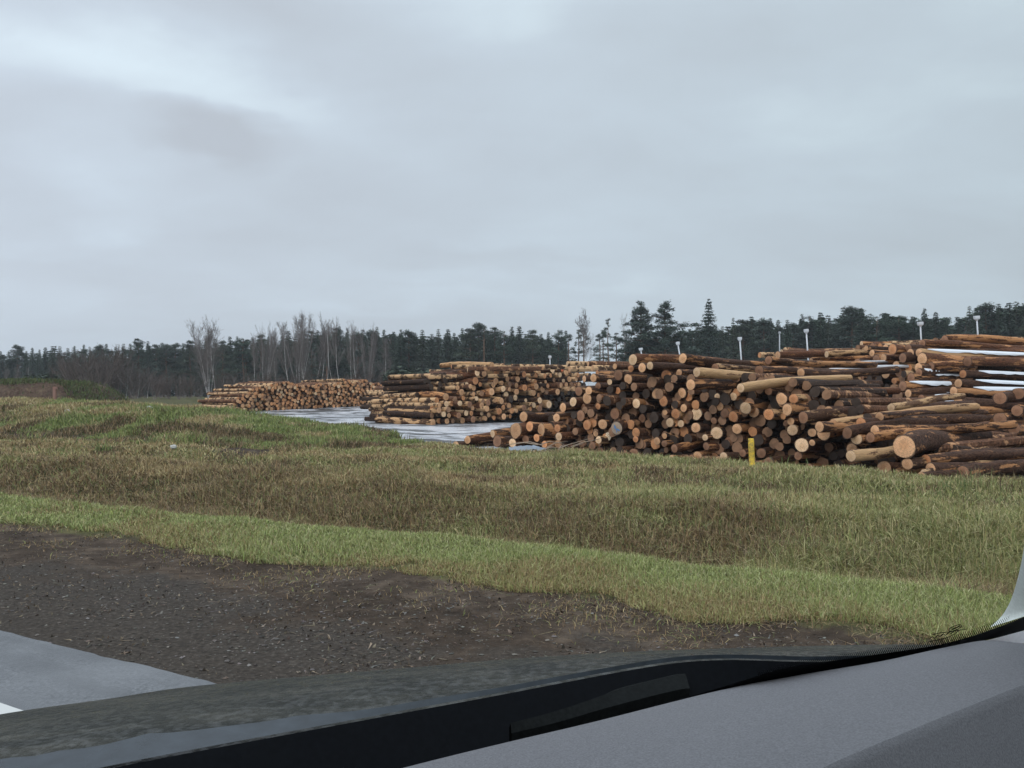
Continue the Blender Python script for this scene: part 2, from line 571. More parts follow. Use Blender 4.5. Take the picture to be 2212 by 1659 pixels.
# ------------------------------------------------------------------ grass
def blades(n, x, y, h, w, lean, cols, base_dark=.8):
    """Curved blades as one vertex set: 5 vertices each."""
    z = gz(x, y)
    a = rng.uniform(0, 2 * np.pi, n)
    la = rng.uniform(0, 2 * np.pi, n)
    ln = np.abs(rng.normal(0, 1, n)) * lean
    ux, uy = np.cos(a), np.sin(a)
    dx, dy = np.cos(la), np.sin(la)
    V = np.zeros((n, 5, 3))
    for i, (f, wf) in enumerate(((0, 1), (0, -1), (.55, .75), (.55, -.75), (1, 0))):
        bend = ln * f ** 1.8
        V[:, i, 0] = x + ux * w * .5 * wf + dx * h * bend
        V[:, i, 1] = y + uy * w * .5 * wf + dy * h * bend
        V[:, i, 2] = z - .01 + h * f / np.sqrt(1 + bend ** 2 * .8)
    k = np.arange(n)[:, None] * 5
    quads = k + np.array([[0, 1, 3, 2]])
    tris = k + np.array([[2, 3, 4]])
    C = np.repeat(cols[:, None, :], 5, 1)
    return V.reshape(-1, 3), quads, tris, C.reshape(-1, 3)


def scatter(n, rmin, rmax, power=1.0, amin=-36, amax=38):
    a = np.radians(rng.uniform(amin, amax, n))
    u = rng.uniform(0, 1, n)
    r = rmin * (rmax / rmin) ** u if power == 0 else (rmin ** power + u * (rmax ** power - rmin ** power)) ** (1 / power)
    return r * np.sin(a), r * np.cos(a), r


def palette(n, cols, jit=.25, weights=None):
    cols = np.array(cols, float)
    i = rng.choice(len(cols), n, p=weights)
    return np.clip(cols[i] * rng.uniform(1 - jit, 1 + jit, (n, 1)) * rng.uniform(.93, 1.07, (n, 3)), 0, 1)


GREEN = [(.26, .295, .105), (.31, .335, .135), (.195, .225, .08), (.37, .355, .185)]
OLIVE = [(.25, .255, .10), (.32, .295, .135), (.18, .20, .078), (.40, .35, .185)]
STRAW = [(.42, .33, .18), (.33, .25, .13), (.24, .175, .09), (.48, .39, .23)]
BROWN = [(.15, .108, .064), (.215, .152, .085), (.10, .073, .045), (.29, .21, .12)]
LUSH = [(.19, .235, .075), (.24, .285, .095), (.125, .155, .06), (.29, .30, .13)]


def build_grass():
    def clump(x, y, sc, seed):
        return vnoise(x, y, sc, seed)

    def put(name, label, x, y, h, w, lean, cols, cat='grass'):
        n = len(x)
        v, q, t, c = blades(n, x, y, h, w, lean, cols)
        o = link(name, mesh_np(name, v, [q, t], [M_BLADE], False, c))
        tag(o, label, cat, kind='stuff')

    # short verge grass
    x, y, r = scatter(900000, 4.5, 26, 0)
    s, t = st_of(x, y)
    e = (clump(x, y, .9, 3) - .5) * .5 + (clump(x, y, .25, 33) - .5) * .25
    k = (s > 5.12 + e) & (s < 6.75 + (clump(x, y, .5, 4) - .5) * .3)
    x, y, r, s = x[k], y[k], r[k], s[k]
    n = len(x)
    h = rng.uniform(.025, .065, n) * (.7 + .9 * clump(x, y, .6, 6))
    cols = palette(n, GREEN)
    dry = (clump(x, y, .7, 8) + rng.normal(0, .12, n)) > (.50 + .3 * (s - 5.0))
    cols[dry] = palette(dry.sum(), STRAW[1:3] + OLIVE[:2])
    put('verge_grass', 'strip of short bright green grass along the muddy road shoulder', x, y, h, np.clip(r * .0010, .004, .02), .9, cols)

    # thin dead grass where the verge gives way to mud
    x, y, r = scatter(260000, 4, 18, 0)
    s, t = st_of(x, y)
    k = (s > 3.9) & (s < 5.6) & (rng.uniform(0, 1, len(s)) < sstep(3.9, 5.3, s) * .55) & (clump(x, y, .45, 44) + rng.normal(0, .1, len(s)) > .42)
    x, y, r = x[k], y[k], r[k]
    n = len(x)
    put('dead_grass', 'thin flattened dead grass between the green verge and the mud', x, y, rng.uniform(.02, .06, n), np.clip(r * .001, .004, .02), 1.8, palette(n, BROWN + STRAW[1:3] + GREEN[2:3]), 'dead grass')

    # long dead grass in the ditch
    x, y, r = scatter(700000, 6, 34, 0)
    s, t = st_of(x, y)
    k = (s > 6.55) & (s < 10.0 + (clump(x, y, 1.2, 9) - .5) * 1.6)
    x, y, r, s, t = x[k], y[k], r[k], s[k], t[k]
    n = len(x)
    h = rng.uniform(.06, .19, n) * (.5 + 1.1 * clump(x, y, .8, 10))
    px = CX + F * x / y
    cols = palette(n, BROWN + STRAW[1:3] + OLIVE[2:3])
    g = clump(x, y, 1.0, 12) * .55 + .45 * clump(s, t * .05, .6, 35) + rng.normal(0, .1, n) > np.interp(px, [300, 1200, 2200], [.74, .54, .34]) - .1 * (s > 8.9) + .2 * (s < 8.9) * np.interp(px, [900, 2000], [1, .35])
    cols[g] = palette(g.sum(), OLIVE)
    put('ditch_grass', 'tangled long dead brown grass filling the ditch behind the verge', x, y, h, np.clip(r * .0010, .005, .02), 1.3, cols, 'dry grass')

    # meadow between ditch and yard / bank
    x, y, r = scatter(800000, 8, 42, .6)
    s, t = st_of(x, y)
    sb = 15.0 + .27 * (t - .4) + (clump(x, y, 1.2, 5) - .5) * 1.0
    sb = np.where(t > 14, 15.2, sb)
    k = (s > 9.2) & (s < sb)
    toe = np.exp(-((s - np.interp(t, [10, 14, 18, 30], [13.4, 13.4, 14.6, 15.6])) / .75) ** 2) * sstep(13, 16, t)
    k &= (toe * .85 < rng.uniform(0, 1, len(s)) * (.35 + clump(x, y, .6, 31)))
    x, y, r, s, t = x[k], y[k], r[k], s[k], t[k]
    n = len(x)
    px = CX + F * x / y
    band = clump(s * 1.0, t * .04, .7, 14) * .75 + .25 * clump(x, y, .9, 34)
    h = rng.uniform(.05, .15, n) * (.5 + .9 * clump(x, y, .9, 15)) * np.interp(s, [11, 15], [1, .85])
    cols = palette(n, OLIVE)
    straw = (band + rng.normal(0, .14, n)) > np.interp(px, [0, 700, 1300, 2200], [.36, .50, .66, .74])
    cols[straw] = palette(straw.sum(), STRAW[:3])
    dk = (clump(x, y, .7, 16) * .5 + .5 * clump(s, t * .04, .8, 36) + rng.normal(0, .08, n) - .16 * np.exp(-((s - 12.1) / .5) ** 2)) < .27
    cols[dk] = palette(dk.sum(), BROWN)
    put('meadow_grass', 'rough olive and straw coloured grass between the ditch and the log yard', x, y, h, np.clip(r * .001, .006, .03), 1.1, cols)

    # the bank on the left
    x, y, r = scatter(430000, 16, 62, .6, -36, -3)
    s, t = st_of(x, y)
    k = (s > 14.2) & (t > 14.4) & (yard_mask(x, y) < .5)
    k &= (s > 16.1) | (rng.uniform(0, 1, len(s)) < .6 * clump(x, y, .6, 31))
    x, y, r, s, t = x[k], y[k], r[k], s[k], t[k]
    n = len(x)
    h = rng.uniform(.07, .22, n) * (.4 + 1.2 * clump(x, y, 1.0, 17))
    cols = palette(n, LUSH)
    straw = (clump(x, y, 1.3, 18) + rng.normal(0, .1, n)) > np.interp(t, [16, 24, 30, 40], [.80, .60, .42, .24]) + np.where(s < 18, .14, 0)
    cols[straw] = palette(straw.sum(), STRAW + OLIVE[1:2])
    dk = (clump(x, y, .9, 19) + rng.normal(0, .07, n)) < np.where(s < 17.9, .60, .24)  # low slope: brown dead blades plus the toe's shade put into colour
    cols[dk] = palette(dk.sum(), BROWN + [(.06, .075, .025)])
    put('bank_grass', 'lush green and straw grass growing over the bank beside the yard', x, y, h, np.clip(r * .0009, .01, .04), .8, cols)

    # taller weeds and dark dead clumps standing out of the grass
    X, Y_, H_, C_ = [], [], [], []
    for k in range(260):
        a_, r0 = math.radians(rng.uniform(-34, 36)), rng.uniform(9, 34)
        cx_, cy_ = r0 * math.sin(a_), r0 * math.cos(a_)
        s0, t0 = (float(v_) for v_ in st_of(cx_, cy_))
        if not (7.0 < s0 < 21) or float(yard_mask(cx_, cy_)) > .5 or (t0 < 14 and s0 > 15 + .27 * t0): continue
        m = int(rng.integers(15, 70))
        sp_ = rng.uniform(.08, .35)
        X.append(cx_ + rng.normal(0, sp_ * 1.4, m)); Y_.append(cy_ + rng.normal(0, sp_, m))
        H_.append(rng.uniform(.10, .30, m) * rng.uniform(.6, 1.25))
        C_.append(palette(m, [BROWN[:1] + BROWN[2:3], STRAW[1:3], OLIVE[2:3] + LUSH[2:3]][int(rng.integers(0, 3))]))
    X, Y_, H_, C_ = (np.concatenate(q_) for q_ in (X, Y_, H_, C_))
    put('weeds', 'scattered taller weeds and dark dead clumps in the roadside grass', X, Y_, H_, np.clip(np.hypot(X, Y_) * .0009, .006, .03), .8, C_, 'weeds')

    # dead leaves and stalks on the muddy shoulder
    x, y, r = scatter(50000, 3, 16, 0)
    s, t = st_of(x, y)
    k = (s > 2.75) & (s < 5.3) & (clump(x, y, .5, 21) > .30)
    x, y, r = x[k], y[k], r[k]
    n = len(x)
    put('leaf_litter', 'dead leaves, stalks and twigs scattered over the muddy road shoulder', x, y, rng.uniform(.008, .035, n), rng.uniform(.006, .022, n), 2.4,
        palette(n, [(.10, .075, .055), (.07, .052, .04), (.15, .115, .08), (.05, .042, .036), (.21, .165, .12), (.12, .11, .10)]), 'leaf litter')


build_grass()


def build_gravel():
    """Loose stones on the shoulder, one mass."""
    x, y, r = scatter(70000, 3, 14, 0)
    s, t = st_of(x, y)
    k = (s > 2.5) & (s < 4.9) & (rng.uniform(0, 1, len(s)) < (.15 + .85 * vnoise(x, y, .6, 71) ** 2) * np.interp(s, [2.5, 2.8, 4.2, 4.9], [.3, 1, .5, .1]))
    x, y = x[k], y[k]
    n = len(x)
    rad = .0034 * np.exp(rng.exponential(.5, n))
    rad = np.minimum(rad, .013)
    base = np.array([(1, 0, 0), (0, 1, 0), (-1, 0, 0), (0, -1, 0), (.3, .2, .45), (0, 0, -.6)], float)
    V = base[None] * rng.uniform(.6, 1.35, (n, 6, 1)) * rad[:, None, None] * rng.uniform(.8, 1.3, (n, 1, 3))
    a = rng.uniform(0, 6.28, n)
    ca, sa = np.cos(a)[:, None], np.sin(a)[:, None]
    V = np.stack([V[..., 0] * ca - V[..., 1] * sa, V[..., 0] * sa + V[..., 1] * ca, V[..., 2]], -1)
    V += np.stack([x, y, gz(x, y) + rad * .25], -1)[:, None]
    f = np.array([(0, 1, 4), (1, 2, 4), (2, 3, 4), (3, 0, 4), (1, 0, 5), (2, 1, 5), (3, 2, 5), (0, 3, 5)])
    T_ = (np.arange(n)[:, None, None] * 6 + f[None]).reshape(-1, 3)
    c = np.repeat(palette(n, [(.08, .07, .062), (.12, .108, .096), (.055, .048, .043), (.17, .155, .14), (.10, .08, .065)]), 6, 0)
    o = link('gravel', mesh_np('gravel', V.reshape(-1, 3), [T_], [M_BLADE], False, c))
    tag(o, 'loose grey gravel stones strewn over the muddy road shoulder', 'gravel', kind='stuff')


build_gravel()

# ------------------------------------------------------------------ logs
NVAR = 6
SEG = 18
bark_me, cap_me, prof = {}, {}, []


def ring_profile(k):
    r_ = random.Random(100 + k)
    ph = [r_.uniform(0, 6.28) for _ in range(4)]
    am = [.0, .045 + .035 * (k % 3), .03, .018]
    if k == 4: am = [0, .12, .06, .03]
    if k == 5: am = [0, .05, .11, .04]
    return [1 + sum(am[j] * math.sin((j + 1) * th + ph[j]) for j in range(4)) for th in [2 * math.pi * i / SEG for i in range(SEG)]]


for k in range(NVAR):
    pr = ring_profile(k)
    prof.append(pr)
    r_ = random.Random(k + 40)
    zs = [0, .02, .05, .1, .17, .25, .34, .43, .52, .61, .7, .8, .9, 1.0]
    bx, by = r_.uniform(-.75, .75), r_.uniform(-.75, .75)
    bx2, by2 = r_.uniform(-.25, .25), r_.uniform(-.25, .25)
    vs, quads = [], []
    for i, z in enumerate(zs):
        f = 1.0 - .16 * z + (r_.uniform(-.03, .03) if i > 1 else 0)
        cx, cy = bx * math.sin(z * 3.1) + bx2 * math.sin(z * 7), by * math.sin(z * 3.1) + by2 * math.sin(z * 7)
        for j in range(SEG):
            th = 2 * math.pi * j / SEG
            rr = (pr[j] * (1 - z) + (.5 + .5 * pr[j]) * z) * f * (1 + (r_.uniform(-.07, .07) if i > 0 else 0))
            vs.append((cx + rr * math.cos(th), cy + rr * math.sin(th), z))
    for i in range(len(zs) - 1):
        for j in range(SEG):
            j2 = (j + 1) % SEG
            quads.append((i * SEG + j, i * SEG + j2, (i + 1) * SEG + j2, (i + 1) * SEG + j))
    vs.append((cx, cy, 1.0))
    c = len(vs) - 1
    o_ = (len(zs) - 1) * SEG
    tris = [(o_ + j, o_ + (j + 1) % SEG, c) for j in range(SEG)]
    for bk, bm in BARK.items():
        bark_me[k, bk] = mesh_np('log_bark', vs, [np.array(quads), np.array(tris)], [bm, TONES['tan']], True,
                                 mat_idx=[0] * len(quads) + [1] * len(tris))
    cv, ct, cq = [(0, 0, -.004)], [], []
    for i, f in enumerate((.5, 1.0)):
        for j in range(SEG):
            th = 2 * math.pi * j / SEG
            cv.append((pr[j] * f * math.cos(th), pr[j] * f * math.sin(th), (-.003, 0)[i]))
    for j in range(SEG):
        j2 = (j + 1) % SEG
        ct.append((0, 1 + j2, 1 + j))
        cq.append((1 + j, 1 + j2, 1 + SEG + j2, 1 + SEG + j))
    for tn, tm in TONES.items():
        cap_me[k, tn] = mesh_np('log_cut', cv, [np.array(cq), np.array(ct)], [tm], True)

LOGS = []        # records of the single logs
STUFF = []       # records that go into the one mass of further logs


def axis_vec(alpha, tilt):
    a, t = math.radians(alpha), math.radians(tilt)
    return Vector((math.sin(a) * math.cos(t), math.cos(a) * math.cos(t), math.sin(t)))


SPECS = []


def make_log(end, r, L, alpha, tilt=0., tone='tan', bark='dark', var=None, pile='near', px=None, py=None, painted_sheen=None, note=None):
    """Notes down a log; the ones that show largest become objects, the rest join the mass."""
    rec = dict(end=Vector(end), r=r, L=L, ax=axis_vec(alpha, tilt), tone=tone, bark=bark, var=var, pile=pile, px=px, py=py, painted_sheen=painted_sheen, note=note)
    SPECS.append(rec)
    return rec


def build_log(rec):
    k = random.randrange(4) if rec['var'] is None else rec['var']
    o = link('log', bark_me[k, rec['bark']])
    q = rec['ax'].to_track_quat('Z', 'Y') @ Quaternion((0, 0, 1), random.uniform(0, 6.28))
    o.rotation_mode = 'QUATERNION'
    o.rotation_quaternion = q
    o.location = rec['end']
    o.scale = (rec['r'], rec['r'], rec['L'])
    link('cut_end', cap_me[k, rec['tone']], o)
    rec['o'], rec['q'] = o, q
    if rec['painted_sheen']:
        sheen_mesh(rec, *rec['painted_sheen'])
    LOGS.append(rec)


def sheen_on(rec, z0=None, z1=None):
    rec['painted_sheen'] = (z0, z1)


def sheen_mesh(rec, z0, z1):
    """A ragged white strip painting sky sheen on the wet top of a log."""
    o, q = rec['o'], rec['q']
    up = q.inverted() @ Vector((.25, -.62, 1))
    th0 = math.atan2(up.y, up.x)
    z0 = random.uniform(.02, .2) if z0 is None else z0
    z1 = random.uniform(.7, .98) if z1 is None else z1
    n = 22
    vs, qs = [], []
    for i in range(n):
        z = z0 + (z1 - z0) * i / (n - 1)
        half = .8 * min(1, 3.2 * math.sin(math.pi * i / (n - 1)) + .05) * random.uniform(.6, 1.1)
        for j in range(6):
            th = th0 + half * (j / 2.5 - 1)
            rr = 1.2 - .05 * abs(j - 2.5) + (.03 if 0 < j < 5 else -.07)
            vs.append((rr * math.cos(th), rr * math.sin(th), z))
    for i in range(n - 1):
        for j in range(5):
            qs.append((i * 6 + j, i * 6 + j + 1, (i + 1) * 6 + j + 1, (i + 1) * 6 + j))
    f = link('painted_sheen', mesh_np('painted_sheen', vs, [np.array(qs)], [M_PAINTED_SHEEN], True), o)
    f['label'] = 'white strip painting the sky sheen on the wet log top'


def wtone(pal):
    return random.choices([p[0] for p in pal], [p[1] for p in pal])[0]


PAL_C = [('pale', 2), ('tan', 5), ('orange', 2.5), ('brown', 2.2)]
PAL_B = [('pale', 1.2), ('tan', 5), ('orange', 4), ('brown', 2)]
PAL_D = [('tan', 4), ('orange', 2), ('brown', 3)]


# --- near pile: every visible end measured (x, y, radius in a 4x enlargement of the photograph whose corner is 1244.3, 718.9)
C_ENDS = """150 390 35;290 425 25;335 290 25;365 365 45;450 400 45;475 310 30;190 460 30 brown;360 500 30;110 500 35;95 565 48;
780 370 50;850 420 35;890 345 30;655 465 32 brown;690 525 45;755 590 45;915 520 45;975 555 40;1310 480 45;1360 550 35;1090 570 48 brown;
1220 550 28 pale;520 610 42 pale;205 575 30;190 635 28;420 630 25 brown;610 550 25 brown;335 700 48;160 720 35;230 790 42 tan;95 795 44 orange;30 715 42;60 640 28 brown;
195 925 33 pale;170 872 24;50 960 32 brown;140 975 34 brown;205 1040 52 brown;570 740 38 brown;685 755 52 dark;770 690 22;860 700 45;930 650 35;850 640 28;
810 775 40 pale;905 785 32;625 860 45 dark;545 835 30 dark;1040 700 55;1035 820 45;1240 635 38;1320 615 38;1285 695 42;1358 725 48;1465 650 52;1535 685 46;1665 705 50;
1390 830 44;1215 865 52;1320 940 44 brown;905 890 58 brown;765 892 25;1115 905 28 pale;515 920 28;575 965 38;700 935 33;762 958 28;850 1000 36;780 1012 25 brown;1125 980 34 brown;
500 1040 42 brown;555 1078 36 brown;825 1092 36;755 1080 32 brown;930 1090 42 brown;1050 1068 44;1110 1100 33 brown;1275 1070 38;1440 1040 33 brown;1600 1040 42 brown;1660 1128 54;
1850 1180 30;1775 570 52;1880 570 42 orange;1825 660 40;1790 722 26;1965 720 38;2050 752 43;1855 765 33;1815 782 28;1870 840 46;2040 862 38;2140 870 58 tan;1950 970 60 pale;2040 950 28;
1920 1062 38 brown;2140 1182 30;1180 1160 30 brown;660 1020 28 dark;930 990 30 dark;1450 760 40 dark;1530 850 46 dark;1700 850 40 dark;1560 960 44 dark;1700 980 40 dark;400 930 40 dark;370 1030 36 dark;
1130 790 38 dark;470 760 38 dark;450 860 34 dark;1750 1090 36 dark;1010 930 34 dark;560 450 30 dark;480 540 32 dark;1190 760 30 brown;1010 610 30 brown;1480 560 30 brown;1580 560 34 dark;1660 590 30 dark"""
# the low left end of the near pile and the right end, in photograph pixels already
C_MORE = """985 962 9;1010 950 9;1064 937 8;1074 953 12.5;1144 921 11;1107 957 9.5;1135.5 949 9.5;1159 946 8.5;1131 900 11 tan;1204 925 8.5;1207 943 9;1206 959 9;1176 960 8;1202 902 9;
1254 898 12;1285 899 10;1030 962 9 dark;1050 966 9 dark;1093 943 9 dark;1185 944 9 dark;1230 945 10 dark;1232 968 10 brown;1245 925 10 dark;1190 905 9 dark;1225 908 10 dark;
1216 880 10 tan;1238 868 10;1250 845 10 brown;1228 890 9 dark;
1850 948 12;1840 970 12;1910 1011 15 tan;1935 1024 11 tan;2005 1033 9;1759 906 11;1736 900 9;1870 995 12 dark;1980 1010 12 dark;2030 1030 11 dark;1890 1035 11 brown;1960 1040 10 dark;2070 1030 12 dark;1820 1020 12 brown;1840 1000 11 dark"""


def face_depth(px):
    return float(np.interp(px, [980, 1244, 1500, 1700, 1950, 2150], [23.2, 21.6, 19.4, 17.8, 15.9, 15.2]))


def near(px, py, rp, tone=None, **kw):
    lean = (1000 - py) / 230.0                       # upper logs lie a little further back
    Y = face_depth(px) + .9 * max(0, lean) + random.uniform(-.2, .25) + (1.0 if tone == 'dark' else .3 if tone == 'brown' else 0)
    t = tone or wtone(PAL_C)
    b = kw.pop('bark', None) or random.choices(['dark', 'red', 'patchy'], [5, 2, 1.2])[0]
    a = kw.pop('alpha', 44 + random.gauss(0, 5))
    tl = kw.pop('tilt', random.gauss(0, 2.0))
    L = kw.pop('L', random.uniform(4.0, 4.9))
    return make_log(P(px, py, kw.pop('Y', Y)), rp * 1.03 / F * Y, L, a, tl, t, b, px=px, py=py, pile=kw.pop('pile', 'near pile'), **kw)


def parse(txt):
    for tok in txt.replace('\n', '').split(';'):
        f = tok.split()
        if f:
            yield float(f[0]), float(f[1]), float(f[2]), (f[3] if len(f) > 3 else None)


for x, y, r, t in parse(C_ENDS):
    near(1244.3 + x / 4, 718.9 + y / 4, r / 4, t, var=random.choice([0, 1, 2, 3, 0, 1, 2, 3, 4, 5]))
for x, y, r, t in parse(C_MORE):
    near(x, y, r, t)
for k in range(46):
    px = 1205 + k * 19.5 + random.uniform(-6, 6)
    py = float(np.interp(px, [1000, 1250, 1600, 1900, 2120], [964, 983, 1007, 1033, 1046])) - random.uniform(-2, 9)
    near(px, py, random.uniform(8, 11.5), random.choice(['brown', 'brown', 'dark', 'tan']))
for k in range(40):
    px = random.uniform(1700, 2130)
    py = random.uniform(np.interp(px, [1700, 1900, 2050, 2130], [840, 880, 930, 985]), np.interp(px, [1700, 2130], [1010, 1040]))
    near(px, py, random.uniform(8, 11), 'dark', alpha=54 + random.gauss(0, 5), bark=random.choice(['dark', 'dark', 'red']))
# the remarkable ones
near(1114, 930, 18, 'tan', var=4, note='stump')
near(1169, 928, 14, 'tan', var=5, note='split')
near(1332, 925, 14, 'blue', var=1, note='blue')
near(1313, 943, 9.5, 'cracked', var=0, note='cracked')
near(1367, 777, 11.5, 'pale', bark='red', alpha=50, tilt=-.4, L=4.6, Y=20.9, var=0, note='top_left')
near(1475, 774, 10.5, 'tan', bark='dark', alpha=49, tilt=-.3, L=5.2, Y=19.8, var=2, note='top_long')
near(1404, 790, 8.5, 'pale', bark='dark', alpha=50, tilt=-.6, L=4.8, Y=20.2, var=1)
near(1387, 794, 10, 'tan', bark='dark', alpha=47, L=4.8, Y=20.5, var=3)
near(1505, 804, 9.5, 'pale', bark='peeled', alpha=52, tilt=-3.5, L=4.4, Y=18.6, var=1, note='peeled')
near(1492, 831, 11, 'tan', bark='dark', alpha=50, tilt=.2, L=4.6, Y=18.5, var=0)
near(1600, 838, 9, 'pale', bark='peeled', alpha=50, tilt=3.4, L=4.2, Y=17.9, var=3)
near(1545, 795, 10, 'brown', bark='patchy', alpha=50, tilt=0, L=4.8, Y=20.2, var=0)
near(1640, 800, 11, 'brown', bark='dark', alpha=50, tilt=.5, L=4.6, Y=19.8, var=2)
near(1660, 778, 10, 'brown', bark='dark', alpha=52, tilt=0, L=4.6, Y=20.6, var=2)
near(1953, 965, 24, 'tan', bark='dark', alpha=46, tilt=.6, L=4.0, Y=15.6, var=0, note='big')
near(1838, 985, 11, 'pale', bark='peeled', alpha=52, tilt=2.4, L=3.2, Y=15.5, var=1, note='peeled_low')
near(1925, 880, 9, 'pale', bark='peeled', alpha=55, tilt=5, L=2.6, Y=17.0, var=4, note='jag')
near(1995, 1020, 6, 'pale', bark='peeled', alpha=55, tilt=2.5, L=2.6, Y=15.3, var=1)
for (px, py, Y, r, a, tl, bk) in [(1690, 868, 18.4, .13, 50, .5, 'patchy'), (1700, 885, 18.0, .14, 53, 0, 'dark'), (1735, 902, 17.4, .13, 55, 1, 'patchy'), (1790, 890, 17.9, .14, 58, 0, 'patchy'),
                              (1770, 922, 16.9, .13, 56, 1, 'dark'), (1800, 915, 17.2, .12, 60, 2, 'patchy'), (1830, 935, 16.6, .14, 55, 0, 'patchy'), (1860, 915, 17.0, .14, 58, -1, 'dark'),
                              (1890, 930, 16.5, .13, 60, 0, 'dark'), (1880, 945, 16.2, .12, 58, 0, 'red'), (1900, 900, 17.2, .13, 60, 0, 'dark'), (2000, 995, 15.8, .14, 60, 0, 'dark'),
                              (2010, 1012, 15.5, .13, 58, 0, 'dark'), (1960, 1002, 15.6, .12, 55, 1, 'patchy'), (2040, 1000, 16.1, .14, 56, 0, 'dark'), (1990, 1030, 15.2, .13, 60, 0, 'dark'),
                              (2060, 985, 16.4, .14, 52, -2, 'patchy'), (1660, 845, 18.9, .13, 50, 1, 'red'), (1640, 825, 19.2, .12, 52, 0, 'dark'), (1720, 845, 18.8, .14, 52, 1.5, 'red'),
                              (1760, 862, 18.4, .13, 54, 0, 'dark'), (1700, 825, 19.4, .14, 50, 0, 'dark'), (1730, 805, 20.2, .12, 54, 1, 'dark'), (2080, 1022, 15.6, .15, 55, 0, 'dark')]:
    make_log(P(px, py, Y), r * random.uniform(.68, .92), random.uniform(3.6, 4.6), a + random.gauss(0, 4), tl + random.gauss(0, 1.5), wtone(PAL_D), random.choice([bk, 'dark']), px=px, py=py, pile='near pile')

# --- middle pile (a 4x enlargement whose corner is 783.4, 737.4)
B_ENDS = """1120 205 26 tan top;1215 210 20;925 262 33;990 270 30 pale;1050 280 28;1155 270 34;1225 260 25;1340 270 25;1395 285 28;1490 250 20;1500 292 22;1525 268 20;1640 245 28;1725 245 20 red paint;1760 272 25;1840 230 18;
975 340 34;1015 372 20;900 370 20 pale;1150 345 32;1130 378 24;1250 325 25;1340 325 25;1425 325 15 pale;1460 342 20;1490 350 24;1575 300 22;1625 295 18;1655 335 20;1705 290 22 pale;1735 340 18 pale;1785 325 25;1860 290 20;1845 325 20;
1270 370 25;1330 380 25;1205 360 20;1400 400 30;1440 425 25;1500 390 28;1540 370 20;1580 350 18;1600 385 22;1715 380 25;1760 375 22;1805 370 20;1870 375 22;1780 410 20;1830 410 20;820 400 22;855 440 30;960 402 26;930 388 20;1115 435 33 tan;
1215 410 28 pale;1270 415 20;1330 435 28;960 455 20;1030 450 25;1240 460 25 pale;1555 415 28;1590 440 20;1685 435 28;1480 447 26;870 490 22;985 495 20;720 480 33 tan;640 510 25;800 500 25;1280 500 28 dark;1320 485 25 pale;1410 510 18 pale;1520 465 22;
1145 510 20;1200 515 28;1040 520 22;840 535 25 pale;770 540 22;725 540 28;665 550 22;925 545 28;950 577 20;1085 530 28;1030 555 30;1075 582 26;1215 570 22 orange;1265 555 25;1530 510 28;1540 542 22;1480 550 25;1610 545 34;1530 580 28;1450 585 18 orange;
1395 575 28;660 595 27;740 590 25;600 582 24;1180 605 30;1290 600 25;1330 600 18;830 640 28;895 620 25 pale;940 622 22;700 630 25;745 640 22;1090 635 22;1030 625 18;1220 650 28;1275 645 20;1135 660 20;600 640 25;665 690 25;730 690 25;780 690 20 brown;865 685 28;
955 675 30 brown;1025 670 20;1060 665 22;608 705 34 tan"""
B0 = Vector((P(945, 918, 36).x, 36.0))
fdir = Vector((math.sin(math.radians(50)), math.cos(math.radians(50))))


def plane_depth(px, o, d):
    """Depth at which the sight line of column px crosses the vertical plane through o along d (plan view)."""
    m = (px - CX) / F
    return (o.x * d.y - o.y * d.x) / (m * d.y - d.x)


for tok in B_ENDS.replace('\n', '').split(';'):
    f = tok.split()
    x, y, r = map(float, f[:3])
    tone = f[3] if len(f) > 3 else None
    note = None
    px, py = 783.4 + x / 4, 737.4 + y / 4
    Y = min(plane_depth(px, B0, fdir), 42) + random.uniform(-.15, .5) + max(0, (880 - py)) * .012
    if len(f) > 4: note = 'round_top' if f[4] == 'top' else 'red'
    bk = random.choices(['patchy', 'red', 'dark'], [5, 2, 2])[0]
    make_log(P(px, py, Y), r / 4 / F * Y, random.uniform(2.9, 3.5), -44 + random.gauss(0, 4), random.gauss(0, 1.2), tone or wtone(PAL_B), bk,
             px=px, py=py, pile='middle pile', note='lowest' if (x, y) == (608, 705) else note)
# logs lying across the top and the left flank of the middle pile
for (px, py, Y, r, a, tl, L, bk) in [(975, 792, 38.5, .10, 72, .5, 3.6, 'patchy'), (1010, 797, 38, .11, 74, .8, 3.4, 'red'), (925, 815, 38, .11, 70, 1.5, 3.6, 'patchy'),
                                 (890, 822, 39, .10, 72, 1.2, 3.6, 'patchy'), (1105, 792, 39, .12, 70, 0, 3.4, 'patchy'), (1160, 793, 39, .11, 75, 0, 3.4, 'patchy'), (1225, 786, 38, .11, 72, .6, 3.5, 'patchy'),
                                 (1270, 786, 37, .11, 70, .6, 3.4, 'red'), (1280, 795, 35, .12, 68, 0, 3.6, 'patchy'), (1230, 797, 36, .12, 70, 0, 3.2, 'patchy'), (1290, 806, 33, .12, 66, .4, 3.6, 'dark'),
                                 (1262, 818, 33, .13, 64, .4, 3.4, 'dark'), (870, 840, 43, .12, -30, 1, 3.6, 'red'), (855, 846, 43, .11, -32, 0, 3.6, 'patchy'), (880, 850, 42, .11, -38, 0, 3.6, 'patchy'),
                                 (868, 862, 42, .11, -40, 0, 3.6, 'dark'), (885, 870, 41, .12, -40, 0, 3.6, 'patchy'), (872, 880, 41, .13, -42, 0, 3.6, 'dark')]:
    make_log(P(px, py, Y), r, L, a, tl, wtone(PAL_B), bk, px=px, py=py, pile='middle pile')

